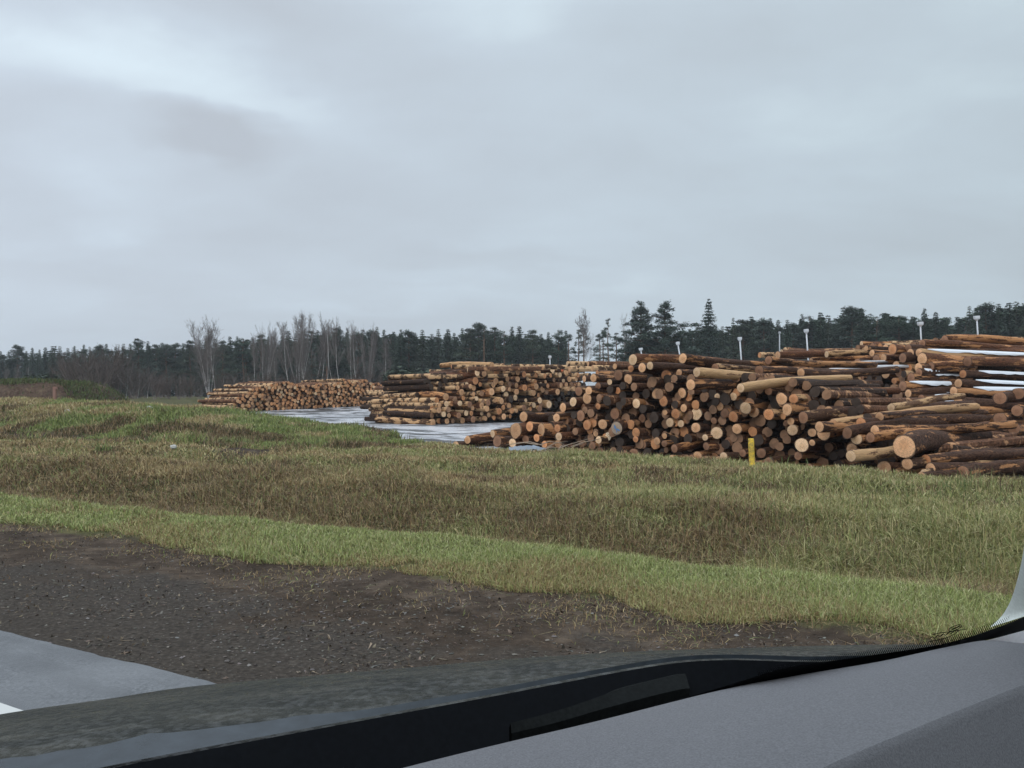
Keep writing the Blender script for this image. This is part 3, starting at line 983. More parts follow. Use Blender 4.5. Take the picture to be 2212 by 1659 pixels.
# --- right pile: ends on its left face, long sides running out of the picture
D_ENDS = """350 525 40 orange;565 510 50;495 550 30;630 445 50;660 565 40 brown;745 485 45;870 395 42;805 405 45;890 530 50;990 455 35;1010 520 45;1105 480 40;1195 480 45;1050 390 45;955 310 52 orange;1120 345 40;765 345 33;
710 300 25;970 605 30;1085 595 25;980 750 34 brown;560 640 34 brown;820 640 36 dark;740 590 36 dark;900 660 34 dark;1040 660 30 dark;600 590 34 dark;440 600 34 dark;680 650 32 dark;980 690 30 dark;1060 540 34 dark;830 590 34 dark"""
D0 = Vector((P(1740, 850, 30).x, 30.0))
ddir = Vector((.34, -.94))
for x, y, r, t in parse(D_ENDS):
    px, py = 1705.1 + x * .2334, 682.1 + y * .2334
    Y = plane_depth(px, D0, ddir) + random.uniform(-.1, .5)
    make_log(P(px, py, Y), r * .2334 / F * Y, random.uniform(5.2, 6.2), 66 + random.gauss(0, 4), random.gauss(0, 1.0), t or wtone(PAL_D), random.choices(['red', 'dark', 'patchy'], [3, 4, 1])[0],
             px=px, py=py, pile='right pile')
SIDE = [(1992, 742, 26.5, 9, 'red', 0), (2040, 733, 27.5, 9, 'red', 0), (1962, 752, 26.2, 9, 'dark', 0), (1985, 762, 25.8, 9, 'patchy', 1), (1992, 775, 25.6, 13, 'red', 0), (2090, 781, 25.4, 11, 'red', 0),
        (2010, 792, 25.4, 10, 'red', 0), (1985, 805, 25.3, 9, 'dark', 2), (1968, 815, 25.2, 10, 'dark', 1), (2080, 808, 25.1, 9, 'dark', 1), (1950, 834, 25.0, 11, 'red', 1), (2070, 828, 24.8, 10, 'dark', 1), (1962, 850, 24.8, 9, 'dark', 1),
        (1990, 862, 24.7, 10, 'dark', 1), (2060, 845, 24.6, 10, 'dark', 1), (2005, 876, 24.6, 10, 'dark', 1), (2070, 868, 24.4, 12, 'dark', 0), (2015, 892, 24.5, 9, 'dark', 1), (2090, 888, 24.3, 11, 'red', 0), (2035, 905, 24.4, 9, 'dark', 1),
        (2045, 918, 24.3, 9, 'dark', 1), (2110, 906, 24.2, 10, 'dark', 0), (2070, 930, 24.2, 10, 'dark', 0), (2170, 922, 24.0, 9, 'red', 1), (2130, 938, 24.0, 8, 'dark', 0)]
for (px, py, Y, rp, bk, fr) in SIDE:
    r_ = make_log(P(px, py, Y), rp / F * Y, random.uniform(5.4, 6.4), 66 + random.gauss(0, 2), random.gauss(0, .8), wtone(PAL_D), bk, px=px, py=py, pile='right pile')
    if fr == 1: sheen_on(r_)
    if fr == 2: sheen_on(r_, .02, .12)
# a few logs of the next pile, at the very right
for (px, py, Y, r) in [(2160, 860, 20.5, .15), (2197, 887, 20.2, .13), (2160, 905, 20.3, .15), (2190, 925, 20.1, .14), (2200, 850, 20.6, .14)]:
    make_log(P(px, py, Y), r, 4.2, 48, 0, 'brown', 'dark', px=px, py=py, pile='right pile')
# the two long white poles
for (px, py, Y, a, tl, L, rp) in [(1757, 801, 24.6, 66, 2.7, 3.9, 4.2), (1748, 786, 25.6, 68, 2.2, 3.6, 3.0)]:
    make_log(P(px, py, Y), rp / F * Y, L, a, tl, 'pale', 'white', px=px, py=py, pile='right pile', note='white')
# thin logs heaped on the far side of the right pile
for k in range(52):
    px = random.uniform(1640, 2190)
    top = np.interp(px, [1640, 1690, 1735, 1750, 1830, 1900, 2020, 2060, 2150, 2212], [760, 752, 750, 776, 742, 736, 740, 730, 726, 732])
    py = top + random.uniform(3, 24)
    Y = random.uniform(30.5, 35)
    make_log(P(px, py, Y), random.uniform(.09, .14), random.uniform(2.6, 4.2), random.choice([62, 68, 74, 80]) + random.gauss(0, 5), random.gauss(0, 2), wtone(PAL_B), random.choices(['patchy', 'red', 'dark'], [4, 3, 1])[0], px=px, py=py, pile='back pile')


def drop_pack(width, top, rlo, rhi, gap=1.04, seed=1, vmax=6):
    """Circles dropped one after another on to the lowest free place, under a height profile top(u)."""
    r_ = random.Random(seed)
    out = []
    fails = 0
    while fails < 60:
        r = r_.uniform(rlo, rhi)
        best = None
        cand = []
        for _ in range(26):
            u = r_.uniform(r, width - r)
            v = r
            for (a, b, c) in out:
                du = abs(u - a)
                if du < (r + c) * gap:
                    v = max(v, b + math.sqrt(((r + c) * gap) ** 2 - du * du))
            if v + r <= top(u):
                cand.append((v, u))
        if cand:
            v, u = min(cand)
            out.append((u, v, r))
            fails = 0
        else:
            fails += 1
        if len(out) > 620: break
    return out


# --- far pile and the hidden cores of the piles: one mass
def pile_profile(px_line, o, d):
    us, vs = [], []
    for px, py in px_line:
        Y = plane_depth(px, o, d)
        p = P(px, py, Y)
        us.append((Vector((p.x, p.y)) - o).dot(d))
        vs.append(p.z)
    return us, vs


def core(face, o, d, alpha, rlo, rhi, L, recess, tones, bark, seed, base=None, gap=1.05):
    us, vs = pile_profile(face, o, d)
    z0 = float(gz(*((o + d * us[0]))))
    W = us[-1] - us[0]
    for (u, v, r) in drop_pack(W, lambda q: float(np.interp(q + us[0], us, vs)) - z0, rlo, rhi, gap, seed):
        p2 = o + d * (u + us[0])
        zb = float(gz(p2.x, p2.y)) if base is None else z0
        a = axis_vec(alpha + random.gauss(0, 3), random.gauss(0, 1))
        e = Vector((p2.x, p2.y, zb + v)) + a * (recess + random.uniform(0, .45))
        STUFF.append((e, r, L * random.uniform(.9, 1.1), a, wtone(tones), random.choice(bark)))


A0 = Vector((P(548, 893, 53).x, 53.0))
A1 = Vector((P(835, 876, 63).x, 63.0))
adir = (A1 - A0).normalized()
core([(502, 886), (508, 872), (518, 858), (538, 846), (555, 838), (600, 828), (628, 826), (660, 835), (700, 833), (730, 830), (748, 824), (765, 832), (790, 826), (815, 832), (832, 842)], A0, adir, -46, .082, .12, 4.5, 0,
     [('tan', 3), ('orange', 7), ('pale', 1), ('brown', 2)], ['red', 'patchy', 'red'], 3, gap=1.09)
CF = [(1010, 935), (1120, 905), (1200, 870), (1270, 815), (1350, 790), (1480, 785), (1650, 780), (1760, 812), (1850, 880), (1990, 960)]
C0 = Vector((P(1010, 960, 23.0).x, 23.0))
C1 = Vector((P(1990, 1030, 16.0).x, 16.0))
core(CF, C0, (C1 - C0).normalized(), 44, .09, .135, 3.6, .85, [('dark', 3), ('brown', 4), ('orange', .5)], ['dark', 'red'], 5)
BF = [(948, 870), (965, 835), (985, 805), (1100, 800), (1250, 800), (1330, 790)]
core(BF, B0, fdir, -44, .10, .14, 3.0, 1.5, [('dark', 1)], ['patchy', 'red', 'dark'], 6)  # all ends dark: painted shade for the gaps between front logs
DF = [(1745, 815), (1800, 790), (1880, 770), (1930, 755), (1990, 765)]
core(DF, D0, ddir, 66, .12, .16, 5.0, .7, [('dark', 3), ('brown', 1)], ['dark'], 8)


for i, rec in enumerate(SPECS):
    k = rec['r'] / rec['end'].y + (1 if rec['note'] or rec['painted_sheen'] else 0) - (.5 if rec['tone'] == 'dark' else 0)
    rec['rank'] = k
SPECS.sort(key=lambda q: -q['rank'])
for rec in SPECS[:312]:
    build_log(rec)
for rec in SPECS[312:]:
    STUFF.append((rec['end'], rec['r'], rec['L'], rec['ax'], rec['tone'], rec['bark'] if rec['bark'] in ('dark', 'red', 'patchy') else 'patchy'))
for (px, py, Y, rp, bk, fr) in SIDE:            # more long sides in the gaps of the right pile
    for dx, dy, dY in ((14, 9, .55), (-20, 5, .85)):
        STUFF.append((P(px + dx, py + dy, Y + dY), .13, 6.0, axis_vec(66 + random.gauss(0, 2), 0), 'brown', random.choice(['dark', 'dark', 'red'])))


def build_mass():
    """All the further logs as one mesh: a bark shell and a cut face each."""
    names = ['dark', 'red', 'patchy']
    tn = list(TONES)
    mats = [BARK_M[n] for n in names] + [CUT_M[n] for n in tn]
    V, Q, Tn, MQ, MT, n0 = [], [], [], [], [], 0
    S = 10
    th = np.arange(S) * 2 * np.pi / S
    for (e, r, L, a, tone, bk) in STUFF:
        q = a.to_track_quat('Z', 'Y')
        R = np.array(q.to_matrix())
        j = rng.uniform(.92, 1.08, S)
        ring = np.stack([np.cos(th) * j, np.sin(th) * j, np.zeros(S)], -1) * r
        pts = np.concatenate([ring, ring * .95 + [0, 0, L * .5], ring * .86 + [0, 0, L], ring, [[0, 0, -.004]]])
        V.append(pts @ R.T + np.array(e))
        k = np.arange(S)
        k2 = (k + 1) % S
        Q.append(np.concatenate([np.stack([i * S + k, i * S + k2, (i + 1) * S + k2, (i + 1) * S + k], -1) for i in (0, 1)]) + n0)
        Tn.append(np.stack([3 * S + k2, 3 * S + k, np.full(S, 4 * S)], -1) + n0)
        MQ += [names.index(bk)] * (2 * S)
        MT += [len(names) + tn.index(tone)] * S
        n0 += len(pts)
    me = mesh_np('far_logs', np.concatenate(V), [np.concatenate(Q), np.concatenate(Tn)], mats, False, mat_idx=MQ + MT)
    o = link('far_log_pile', me)
    tag(o, 'the many smaller logs of the far, middle and back piles', 'log pile', kind='stuff')


# bark and cut wood in world coordinates for the mass (its logs have no object space of their own)
def m_mass_bark(dark, mid, peel, amt):
    def f(T, b):
        tc = T.n('ShaderNodeTexCoord')
        n1 = T.noise(tc.outputs['Object'], 3.2, 5, .65)
        n2 = T.noise(tc.outputs['Object'], 17, 3, .6)
        c = T.mix(T.fr(n2, [(.35, 0), (.7, 1)]), dark, mid)
        T.link(T.mix(T.fr(n1, [(amt, 0), (amt + .06, 1)]), c, peel), b.inputs['Base Color'])
    return f


def m_mass_cut(col):
    def f(T, b):
        tc = T.n('ShaderNodeTexCoord')
        n1 = T.noise(tc.outputs['Object'], 5.5, 4, .6)
        T.link(T.ramp(n1, [(.3, tuple(x * .6 for x in col)), (.5, col), (.7, tuple(min(1, x * 1.25) for x in col))]), b.inputs['Base Color'])
    return f


BARK_M = {'dark': principled('mass_bark_dark', spec=.06, build=m_mass_bark((.018, .011, .008), (.07, .042, .030), (.34, .19, .10), .60)),
          'red': principled('mass_bark_red', spec=.06, build=m_mass_bark((.05, .025, .016), (.19, .095, .055), (.42, .23, .12), .56)),
          'patchy': principled('mass_bark_patchy', spec=.06, build=m_mass_bark((.03, .018, .013), (.11, .065, .042), (.52, .33, .18), .46))}
CUT_M = {k: principled('mass_cut_' + k, build=m_mass_cut(c)) for k, c in
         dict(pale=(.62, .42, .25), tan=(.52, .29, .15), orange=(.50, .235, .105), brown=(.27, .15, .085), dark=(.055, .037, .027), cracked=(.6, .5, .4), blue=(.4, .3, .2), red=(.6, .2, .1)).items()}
build_mass()

# blue paint strokes on one log end
for rec in LOGS:
    if rec['note'] == 'blue':
        mb = MB()
        for (x0, y0, x1, y1, w) in [(-.55, .1, -.05, .3, .10), (-.3, -.05, .25, .1, .09), (.1, -.1, .5, -.5, .13), (.3, -.05, .6, .1, .08)]:
            d = Vector((x1 - x0, y1 - y0, 0)).normalized()
            n = Vector((-d.y, d.x, 0)) * w
            a, b = Vector((x0, y0, -.006)), Vector((x1, y1, -.006))
            mb.add([a - n * .6, b - n, b + n * .7, a + n], [(3, 2, 1, 0)])
        cap = [c for c in rec['o'].children if c.name.startswith('cut_end')][0]
        link('paint_mark', mb.mesh('paint_mark', [M_BLUEP]), cap)

# ------------------------------------------------------------------ trees
FINE = 1.0


def spruce_geo(seed, H=12., R=1.85, levels=36, base=.06, droop=.35, density=1.0, col=(.040, .062, .038)):
    r_ = np.random.default_rng(seed)
    mb = MB()
    for i in range(levels):
        f = i / (levels - 1)
        z = H * (base + (1 - base) * f ** .92)
        rad = R * (1 - f) ** .85 * r_.uniform(.75, 1.15) + .12
        nb = int(r_.integers(5, 9))
        a0 = r_.uniform(0, 6.28)
        for b in range(nb):
            a = a0 + b * 2 * np.pi / nb + r_.normal(0, .25)
            L = rad * r_.uniform(.65, 1.12)
            n = max(3, int(density * L * 11 * FINE))
            u = (np.arange(n) + r_.uniform(.2, .8, n)) / n
            px, py = np.cos(a) * L * u, np.sin(a) * L * u
            pz = z + L * (.12 * u - droop * u ** 2 + .22 * u ** 4)
            spray(mb, r_, px, py, pz, a, (.20 + .14 * (1 - u)) / FINE ** .6, col)
    mb2 = trunk_geo([(0, 0, 0), (.03, .02, H * .5), (0, 0, H * .98)], [H * .013, H * .009, .02])
    return mb, mb2


def spray(mb, r_, x, y, z, a, size, col):
    """Small leaf-like faces around the points of a branch."""
    n = len(x)
    for rep in range(2):
        dirx = np.cos(a + r_.normal(0, .8, n))
        diry = np.sin(a + r_.normal(0, .8, n))
        dz = r_.normal(-.25, .35, n)
        ln = size * r_.uniform(.6, 1.3, n)
        w = ln * r_.uniform(.28, .5, n)
        sx, sy = -diry, dirx
        tz = r_.normal(0, .5, n)
        c0 = np.stack([x, y, z], -1) + r_.normal(0, .06, (n, 3))
        tip = c0 + np.stack([dirx, diry, dz], -1) * ln[:, None]
        side = np.stack([sx, sy, tz], -1) * w[:, None]
        mid = c0 * .5 + tip * .5
        V = np.stack([c0, mid + side, tip, mid - side], 1).reshape(-1, 3)
        k = np.arange(n) * 4
        cc = np.array(col) * r_.uniform(.75, 1.3, (n, 1)) * r_.uniform(.93, 1.07, (n, 3))
        mb.add(V, np.stack([k, k + 1, k + 2, k + 3], -1), c=np.repeat(cc, 4, 0))


def trunk_geo(path, radii, seg=7, col=(.10, .075, .06)):
    mb = MB()
    v, q, t = tube(path, radii, seg)
    mb.add(v, q, t, c=col)
    return mb


def pine_geo(seed, H=12., R=2.2, crown=.35, clumps=60, col=(.045, .066, .042), lean=0.0, tall=1.0):
    r_ = np.random.default_rng(seed)
    mb = MB()
    bx, by = r_.normal(0, .25), r_.normal(0, .25)
    path = [(0, 0, 0), (bx * .4, by * .4, H * .35), (bx, by, H * .7), (bx * .7, by * .7, H * .98)]
    tr = trunk_geo(path, [H * .015, H * .012, H * .008, .03], col=(.15, .095, .065))
    for i in range(clumps):
        f = r_.uniform(0, 1) ** .85
        z = H * (crown + (1 - crown) * f)
        shape = (1 - f) ** .75 * (.55 + .45 * math.sin(min(1, f * 3 + .35) * 1.57))
        a = r_.uniform(0, 6.28)
        d = R * shape * r_.uniform(.35, 1.15) + .15
        c = np.array([bx * .9 + np.cos(a) * d, by * .9 + np.sin(a) * d, z + r_.normal(0, .15)])
        cr = r_.uniform(.45, .85) * (R / 2.2) * (1.1 - .45 * f)
        n = int(80 * cr * FINE)
        p = r_.normal(0, 1, (n, 3))
        p /= np.linalg.norm(p, axis=1)[:, None]
        p *= cr * r_.uniform(.4, 1.0, (n, 1)) * np.array([1.15, 1.15, .55])
        q = c + p
        spray(mb, r_, q[:, 0], q[:, 1], q[:, 2], a, np.full(n, .21 / FINE ** .6), np.array(col) * r_.uniform(.7, 1.3))
        # the limb carrying the clump
        v, qd, t = tube([(bx * .8, by * .8, z - d * .25), tuple(c * .5 + np.array([bx * .8, by * .8, z - d * .2]) * .5), tuple(c)], [.05, .035, .015], 4, False)
        tr.add(v, qd, c=(.13, .085, .06))
    return mb, tr


def grand_pine_geo(seed, H=12., R=3.4, col=(.064, .086, .068), limb=None):
    """A big ragged pine: storeys of limbs of unequal length, each ending in flat pads of needles."""
    r_ = np.random.default_rng(seed)
    mb = MB()
    tr = trunk_geo([(0, 0, 0), (.1, .05, H * .4), (-.1, .1, H * .7), (0, 0, H * .97)], [.2, .16, .10, .03], col=(.13, .085, .06))
    n_st = 38
    for i in range(n_st):
        f = i / (n_st - 1)
        z = H * (.12 + .86 * f) + r_.normal(0, .12)
        env = R * (1 - f ** 1.6) ** .8 * (.72 if f < .15 else 1.0) + .25
        nb = int(r_.integers(2, 5))
        a0 = r_.uniform(0, 6.28)
        for b in range(nb):
            a = a0 + b * 6.283 / nb + r_.normal(0, .6)
            L = env * r_.choice([r_.uniform(.35, .75), r_.uniform(.75, 1.15)])
            if limb and abs(f - limb[0]) < .014 and b == 0:
                a, L = limb[1], R * .95
            tip = np.array([math.cos(a) * L, math.sin(a) * L, z + L * r_.uniform(-.05, .28)])
            v, qd, t = tube([(0, 0, z - .2), tuple(tip * .6 + np.array([0, 0, z * .4 - .15])), tuple(tip)], [.06, .04, .015], 4, False)
            tr.add(v, qd, c=(.13, .085, .06))
            for k in range(max(2, int(L * 2.3))):
                u = r_.uniform(.35, 1.05)
                c = np.array([0, 0, z - .1]) * (1 - u) + tip * u + r_.normal(0, .14, 3)
                cr = r_.uniform(.28, .62) * (1.2 - .4 * f)
                n = int(95 * cr)
                p = r_.normal(0, 1, (n, 3))
                p /= np.linalg.norm(p, axis=1)[:, None]
                q = c + p * cr * r_.uniform(.3, 1, (n, 1)) * np.array([1.2, 1.2, .62])
                spray(mb, r_, q[:, 0], q[:, 1], q[:, 2], a, np.full(n, .15), np.array(col) * r_.uniform(.75, 1.25))
    return mb, tr


def bare_geo(seed, H=11., spread=.28, stems=1, col=(.56, .54, .53), twig=(.19, .165, .155), dens=1.5, first=.28, r0=.075):
    """A leafless tree: trunk white-grey, finer and finer branches."""
    r_ = np.random.default_rng(seed)
    tr, cr = MB(), MB()

    def branch(p, d, L, rad, lvl):
        n = 4 if lvl == 0 else 3
        pts, rr = [p], [rad]
        dd = d.copy()
        q = p.copy()
        for i in range(n):
            dd = dd + r_.normal(0, .10 + .04 * lvl, 3)
            dd[2] += .06
            dd /= np.linalg.norm(dd)
            q = q + dd * L / n
            pts.append(q.copy())
            rr.append(max(rad * (1 - (i + 1) / n * .8), .006))
        mb = tr if lvl == 0 else cr
        v, qd, t = tube([tuple(x) for x in pts], rr, 6 if lvl == 0 else 3, lvl == 0)
        mb.add(v, qd, t, c=np.array(col) if lvl == 0 else np.array(twig) * (1.6 - .3 * lvl))
        if lvl >= 3: return
        m = int([16, 7, 5][lvl] * dens)
        for k in range(m):
            f = r_.uniform(first if lvl == 0 else .15, 1.0)
            i = min(int(f * n), n - 1)
            u = f * n - i
            pp = np.array(pts[i]) * (1 - u) + np.array(pts[i + 1]) * u
            a = r_.uniform(0, 6.28)
            out = np.array([math.cos(a), math.sin(a), 0])
            sp = (.45, .7, .9)[lvl]
            nd = dd * 0 + (np.array(pts[i + 1]) - np.array(pts[i]))
            nd = nd / np.linalg.norm(nd) + out * sp * r_.uniform(.6, 1.2)
            nd[2] += .15
            nd /= np.linalg.norm(nd)
            l2 = L * ((.42, .5, .55)[lvl]) * (1.15 - .75 * f if lvl == 0 else r_.uniform(.6, 1.0))
            branch(pp, nd, l2 * r_.uniform(.7, 1.15), max(rad * (.34 - .1 * lvl) * (1.2 - .6 * f), .012), lvl + 1)
    for s in range(stems):
        a = r_.uniform(0, 6.28) + s * 2.4
        k = 0 if stems == 1 else spread * r_.uniform(.5, 1.2)
        branch(np.array([math.cos(a) * .15 * (stems > 1), math.sin(a) * .15 * (stems > 1), 0.]), np.array([math.cos(a) * k, math.sin(a) * k, 1.]), H * r_.uniform(.9, 1.0), r0 * r_.uniform(.8, 1.1), 0)
    return cr, tr


def bush_geo(seed, R=1.6, H=3.0, n=3000, col=(.050, .066, .042)):
    r_ = np.random.default_rng(seed)
    mb = MB()
    for i in range(16):
        a, d = r_.uniform(0, 6.28), R * math.sqrt(r_.uniform(0, 1)) * .7
        c = np.array([math.cos(a) * d, math.sin(a) * d, H * r_.uniform(.2, .8) * (1 - .4 * d / R)])
        m = n // 16
        p = r_.normal(0, 1, (m, 3))
        p /= np.linalg.norm(p, axis=1)[:, None]
        q = c + p * r_.uniform(.4, 1, (m, 1)) * np.array([.75, .75, .6]) * R * .55
        q[:, 2] = np.maximum(q[:, 2], .05)
        spray(mb, r_, q[:, 0], q[:, 1], q[:, 2], a, np.full(m, .17), np.array(col) * r_.uniform(.7, 1.3))
    tr = MB()
    for k in range(5):
        a = k * 1.3
        v, qd, t = tube([(0, 0, 0), (math.cos(a) * R * .3, math.sin(a) * R * .3, H * .35), (math.cos(a) * R * .5, math.sin(a) * R * .5, H * .6)], [.06, .04, .02], 5, True)
        tr.add(v, qd, t, c=(.09, .07, .055))
    return mb, tr


PROTO = {}


def proto(kind, variants):
    out = []
    for (cr, tr) in variants:
        out.append((cr, tr, cr.mesh(kind + '_crown', [M_LEAF if 'bare' not in kind else M_TWIG]), tr.mesh(kind + '_trunk', [M_TWIG], True)))
    PROTO[kind] = out


BLU = (.056, .080, .056)
LOW = [spruce_geo(5, R=2.1, levels=24, col=BLU), spruce_geo(6, R=1.9, levels=24, col=BLU), pine_geo(15, clumps=44, crown=.2, col=BLU), spruce_geo(7, R=2.3, levels=22, col=BLU)]
FINE = 2.2
proto('spruce', [spruce_geo(1, col=BLU), spruce_geo(2, R=1.5, droop=.45, col=BLU), spruce_geo(3, R=2.2, levels=34, col=(.066, .088, .064)), spruce_geo(4, R=1.7, levels=30, col=(.070, .086, .058))])
proto('pine', [pine_geo(11, col=BLU), pine_geo(12, R=2.7, crown=.25, clumps=80, col=(.064, .084, .064)), pine_geo(13, R=2.1, crown=.3, clumps=62, col=BLU), pine_geo(14, R=2.5, crown=.15, clumps=90, col=(.070, .088, .060))])
proto('slim_pine', [pine_geo(21, R=1.25, crown=.55, clumps=22, col=BLU), pine_geo(22, R=1.5, crown=.5, clumps=24, col=BLU), pine_geo(23, R=1.1, crown=.62, clumps=16, col=(.064, .082, .064))])
proto('grand_pine', [grand_pine_geo(31, R=3.7), grand_pine_geo(32, R=4.3, limb=(.76, 1.2))])
proto('grand_spruce', [spruce_geo(35, H=12, R=3.0, levels=30, droop=.28, density=1.25, col=(.058, .080, .066))])
FINE = 1.0
proto('bare_birch', [bare_geo(41), bare_geo(42, spread=.2), bare_geo(43, first=.45), bare_geo(44, first=.5, dens=.8)])
proto('bare_clump', [bare_geo(51, stems=7, spread=.30, dens=1.15, first=.22, r0=.055, col=(.48, .455, .445)), bare_geo(52, stems=7, spread=.38, dens=1.1, first=.2, r0=.055, col=(.46, .435, .425))])
proto('bare_shrub', [bare_geo(61, H=6, stems=8, spread=.5, dens=.75, first=.1, r0=.05, col=(.16, .13, .115), twig=(.105, .08, .07)), bare_geo(62, H=6, stems=8, spread=.6, dens=.75, first=.1, r0=.05, col=(.15, .12, .105), twig=(.10, .078, .067)),
                     bare_geo(63, H=6, stems=7, spread=.45, dens=.7, first=.1, r0=.05, col=(.15, .125, .11), twig=(.10, .08, .068))])
proto('bush', [bush_geo(71), bush_geo(72, R=2.0, H=2.8)])
BASE_H = dict(spruce=12, pine=12, slim_pine=12, grand_pine=12, grand_spruce=12, bare_birch=10.5, bare_clump=11, bare_shrub=6.2, bush=3.0)
TREES = []


def tree(kind, px, top, Y, name, cat, group, label=None, var=None, wscale=1.0, adj=None):
    v = PROTO[kind]
    cr, tr, cm, tm = v[random.randrange(len(v)) if var is None else var]
    x = (px - CX) / F * Y
    zb = float(gz(x, Y)) - .1
    H = EYE + (HOR - top) / F * Y - zb
    s = H / BASE_H[kind]
    e = link(name, None)
    e.location = (x, Y, zb)
    e.rotation_euler = (0, 0, random.uniform(0, 6.28) if kind != 'grand_pine' else -1.2)
    e.scale = (s * wscale, s * wscale, s)
    link('crown', cm, e)
    link('trunk', tm, e)
    tag(e, label, cat, group)
    TREES.append(dict(o=e, px=px, top=top, kind=kind, label=label, H=H, adj=adj, w=wscale))
    return e


TOPX = [-80, 0, 50, 100, 120, 140, 180, 250, 300, 350, 400, 435, 520, 560, 600, 640, 700, 760, 800, 850, 900, 950, 1000, 1045, 1080, 1130, 1150, 1180, 1210, 1240]
TOPY = [760, 758, 752, 752, 740, 752, 746, 748, 742, 742, 742, 737, 728, 726, 728, 720, 712, 716, 714, 716, 717, 714, 714, 708, 720, 712, 722, 718, 722, 716]
TOPX2 = [1350, 1480, 1505, 1570, 1600, 1640, 1680, 1710, 1735, 1765, 1800, 1828, 1860, 1890, 1920, 1955, 1985, 2030, 2060, 2095, 2130, 2160, 2200, 2280]
TOPY2 = [735, 712, 702, 700, 690, 684, 694, 698, 685, 674, 688, 660, 668, 690, 668, 690, 676, 676, 692, 672, 664, 657, 655, 650]


def treeY(px):
    return float(np.interp(px, [0, 500, 1100, 1500, 2212], [150, 138, 125, 118, 100]))


px = -70.
while px < 2290:
    if not (1236 < px < 1352):
        xs, ys = (TOPX, TOPY) if px < 1300 else (TOPX2, TOPY2)
        top = float(np.interp(px, xs, ys)) + random.choice([random.uniform(-10, 0), random.uniform(-3, 4), random.uniform(0, 8)])
        kind = random.choices(['spruce', 'pine'], [4, 1] if px < 1000 else [3, 2])[0]
        adj = None
        tree(kind, px, top, treeY(px) + random.uniform(-7, 7), kind + '_tree', 'tree', 'dark conifers along the forest edge', wscale=random.uniform(.95, 1.5))
    px += random.uniform(12, 21) if px < 1300 else random.uniform(14, 25)
# the tall ones
tree('grand_pine', 1384, 655, 98, 'pine_tree', 'tree', 'tall conifers', 'tall broad dark pine, the narrower of the two side by side', var=0, wscale=1.0)
tree('grand_pine', 1436, 653, 96, 'pine_tree', 'tree', 'tall conifers', 'tall broad dark pine with one limb sticking out', var=1, wscale=1.1)
tree('grand_spruce', 1531, 647, 95, 'spruce_tree', 'tree', 'tall conifers', 'lone pointed spruce, tallest tree in the treeline', var=0, wscale=.95)
for px, top, sc in [(1248, 712, 1.1), (1262, 700, 1.0), (1290, 722, 1.2), (1305, 712, 1.0), (1330, 718, 1.1), (1232, 722, 1.1), (1346, 722, 1.1)]:
    tree('slim_pine', px, top, 122 + random.uniform(-4, 4), 'pine_tree', 'tree', 'slim pines with sky between their trunks', wscale=sc)
tree('slim_pine', 1317, 688, 115, 'pine_tree', 'tree', 'slim pines with sky between their trunks', 'slim pine with a pointed top and long bare trunk', var=0, wscale=.8)
tree('bare_birch', 1275, 688, 110, 'bare_tree', 'tree', 'leafless trees', 'thin leafless tree with a spreading top among slim pines', var=2, wscale=.9)
tree('bare_birch', 1344, 692, 110, 'bare_tree', 'tree', 'leafless trees', 'thin leafless tree just left of the paired tall pines', var=3, wscale=.7)
tree('slim_pine', 1047, 706, 108, 'pine_tree', 'tree', 'slim pines with sky between their trunks', 'slim pine whose bare trunk rises behind the middle log pile', var=2, wscale=1.1)
# bare birches behind the far pile
tree('bare_clump', 452, 708, 100, 'birch_tree', 'tree', 'bare birches', 'wide many-stemmed bare birch at the left end of the far log stack', var=0, wscale=.75)
for px, top, k, v, w in [(466, 712, 'bare_birch', 0, .8), (572, 718, 'bare_clump', 1, .62), (645, 694, 'bare_clump', 0, .62), (660, 700, 'bare_birch', 1, .9), (690, 712, 'bare_birch', 2, .8), (706, 704, 'bare_birch', 3, .8),
                         (720, 708, 'bare_birch', 0, .7), (738, 706, 'bare_birch', 2, .8), (762, 706, 'bare_birch', 3, .8), (628, 712, 'bare_birch', 1, .8), (795, 720, 'bare_clump', 1, .5), (830, 745, 'bare_birch', 1, .9), (548, 735, 'bare_birch', 2, .8),
                         (680, 722, 'bare_birch', 0, .8), (775, 722, 'bare_birch', 1, .8), (600, 735, 'bare_birch', 1, .8)]:
    tree(k, px, top, 100 + random.uniform(-5, 8), 'birch_tree', 'tree', 'bare birches', var=v, wscale=w)
# brown leafless thicket on the left
for k in range(22):
    px = 135 + k * 14 + random.uniform(-5, 5)
    top = np.interp(px, [130, 190, 230, 260, 330, 430], [795, 752, 750, 775, 800, 808]) + random.uniform(-4, 14)
    tree('bare_shrub', px, top, random.uniform(88, 104), 'bare_shrub', 'shrub', 'leafless brown thicket', wscale=1.3)
for k in range(16):
    px = 470 + k * 26 + random.uniform(-8, 8)
    tree('bare_shrub', px, random.uniform(792, 812), random.uniform(88, 100), 'bare_shrub', 'shrub', 'leafless brown thicket', wscale=1.3)
for px, top in [(12, 800), (28, 796), (36, 802), (58, 795), (272, 798), (297, 806), (318, 812)]:
    tree('bare_birch', px, top, 100, 'birch_tree', 'tree', 'bare birches', wscale=.9)
for px, top, w in [(92, 796, 1.3), (118, 792, 1.2), (905, 768, 1.5), (955, 780, 1.3), (1090, 772, 1.5), (880, 782, 1.2), (1130, 776, 1.3)]:
    tree('bush', px, top, 92, 'evergreen_bush', 'bush', 'low evergreen bushes', wscale=w)


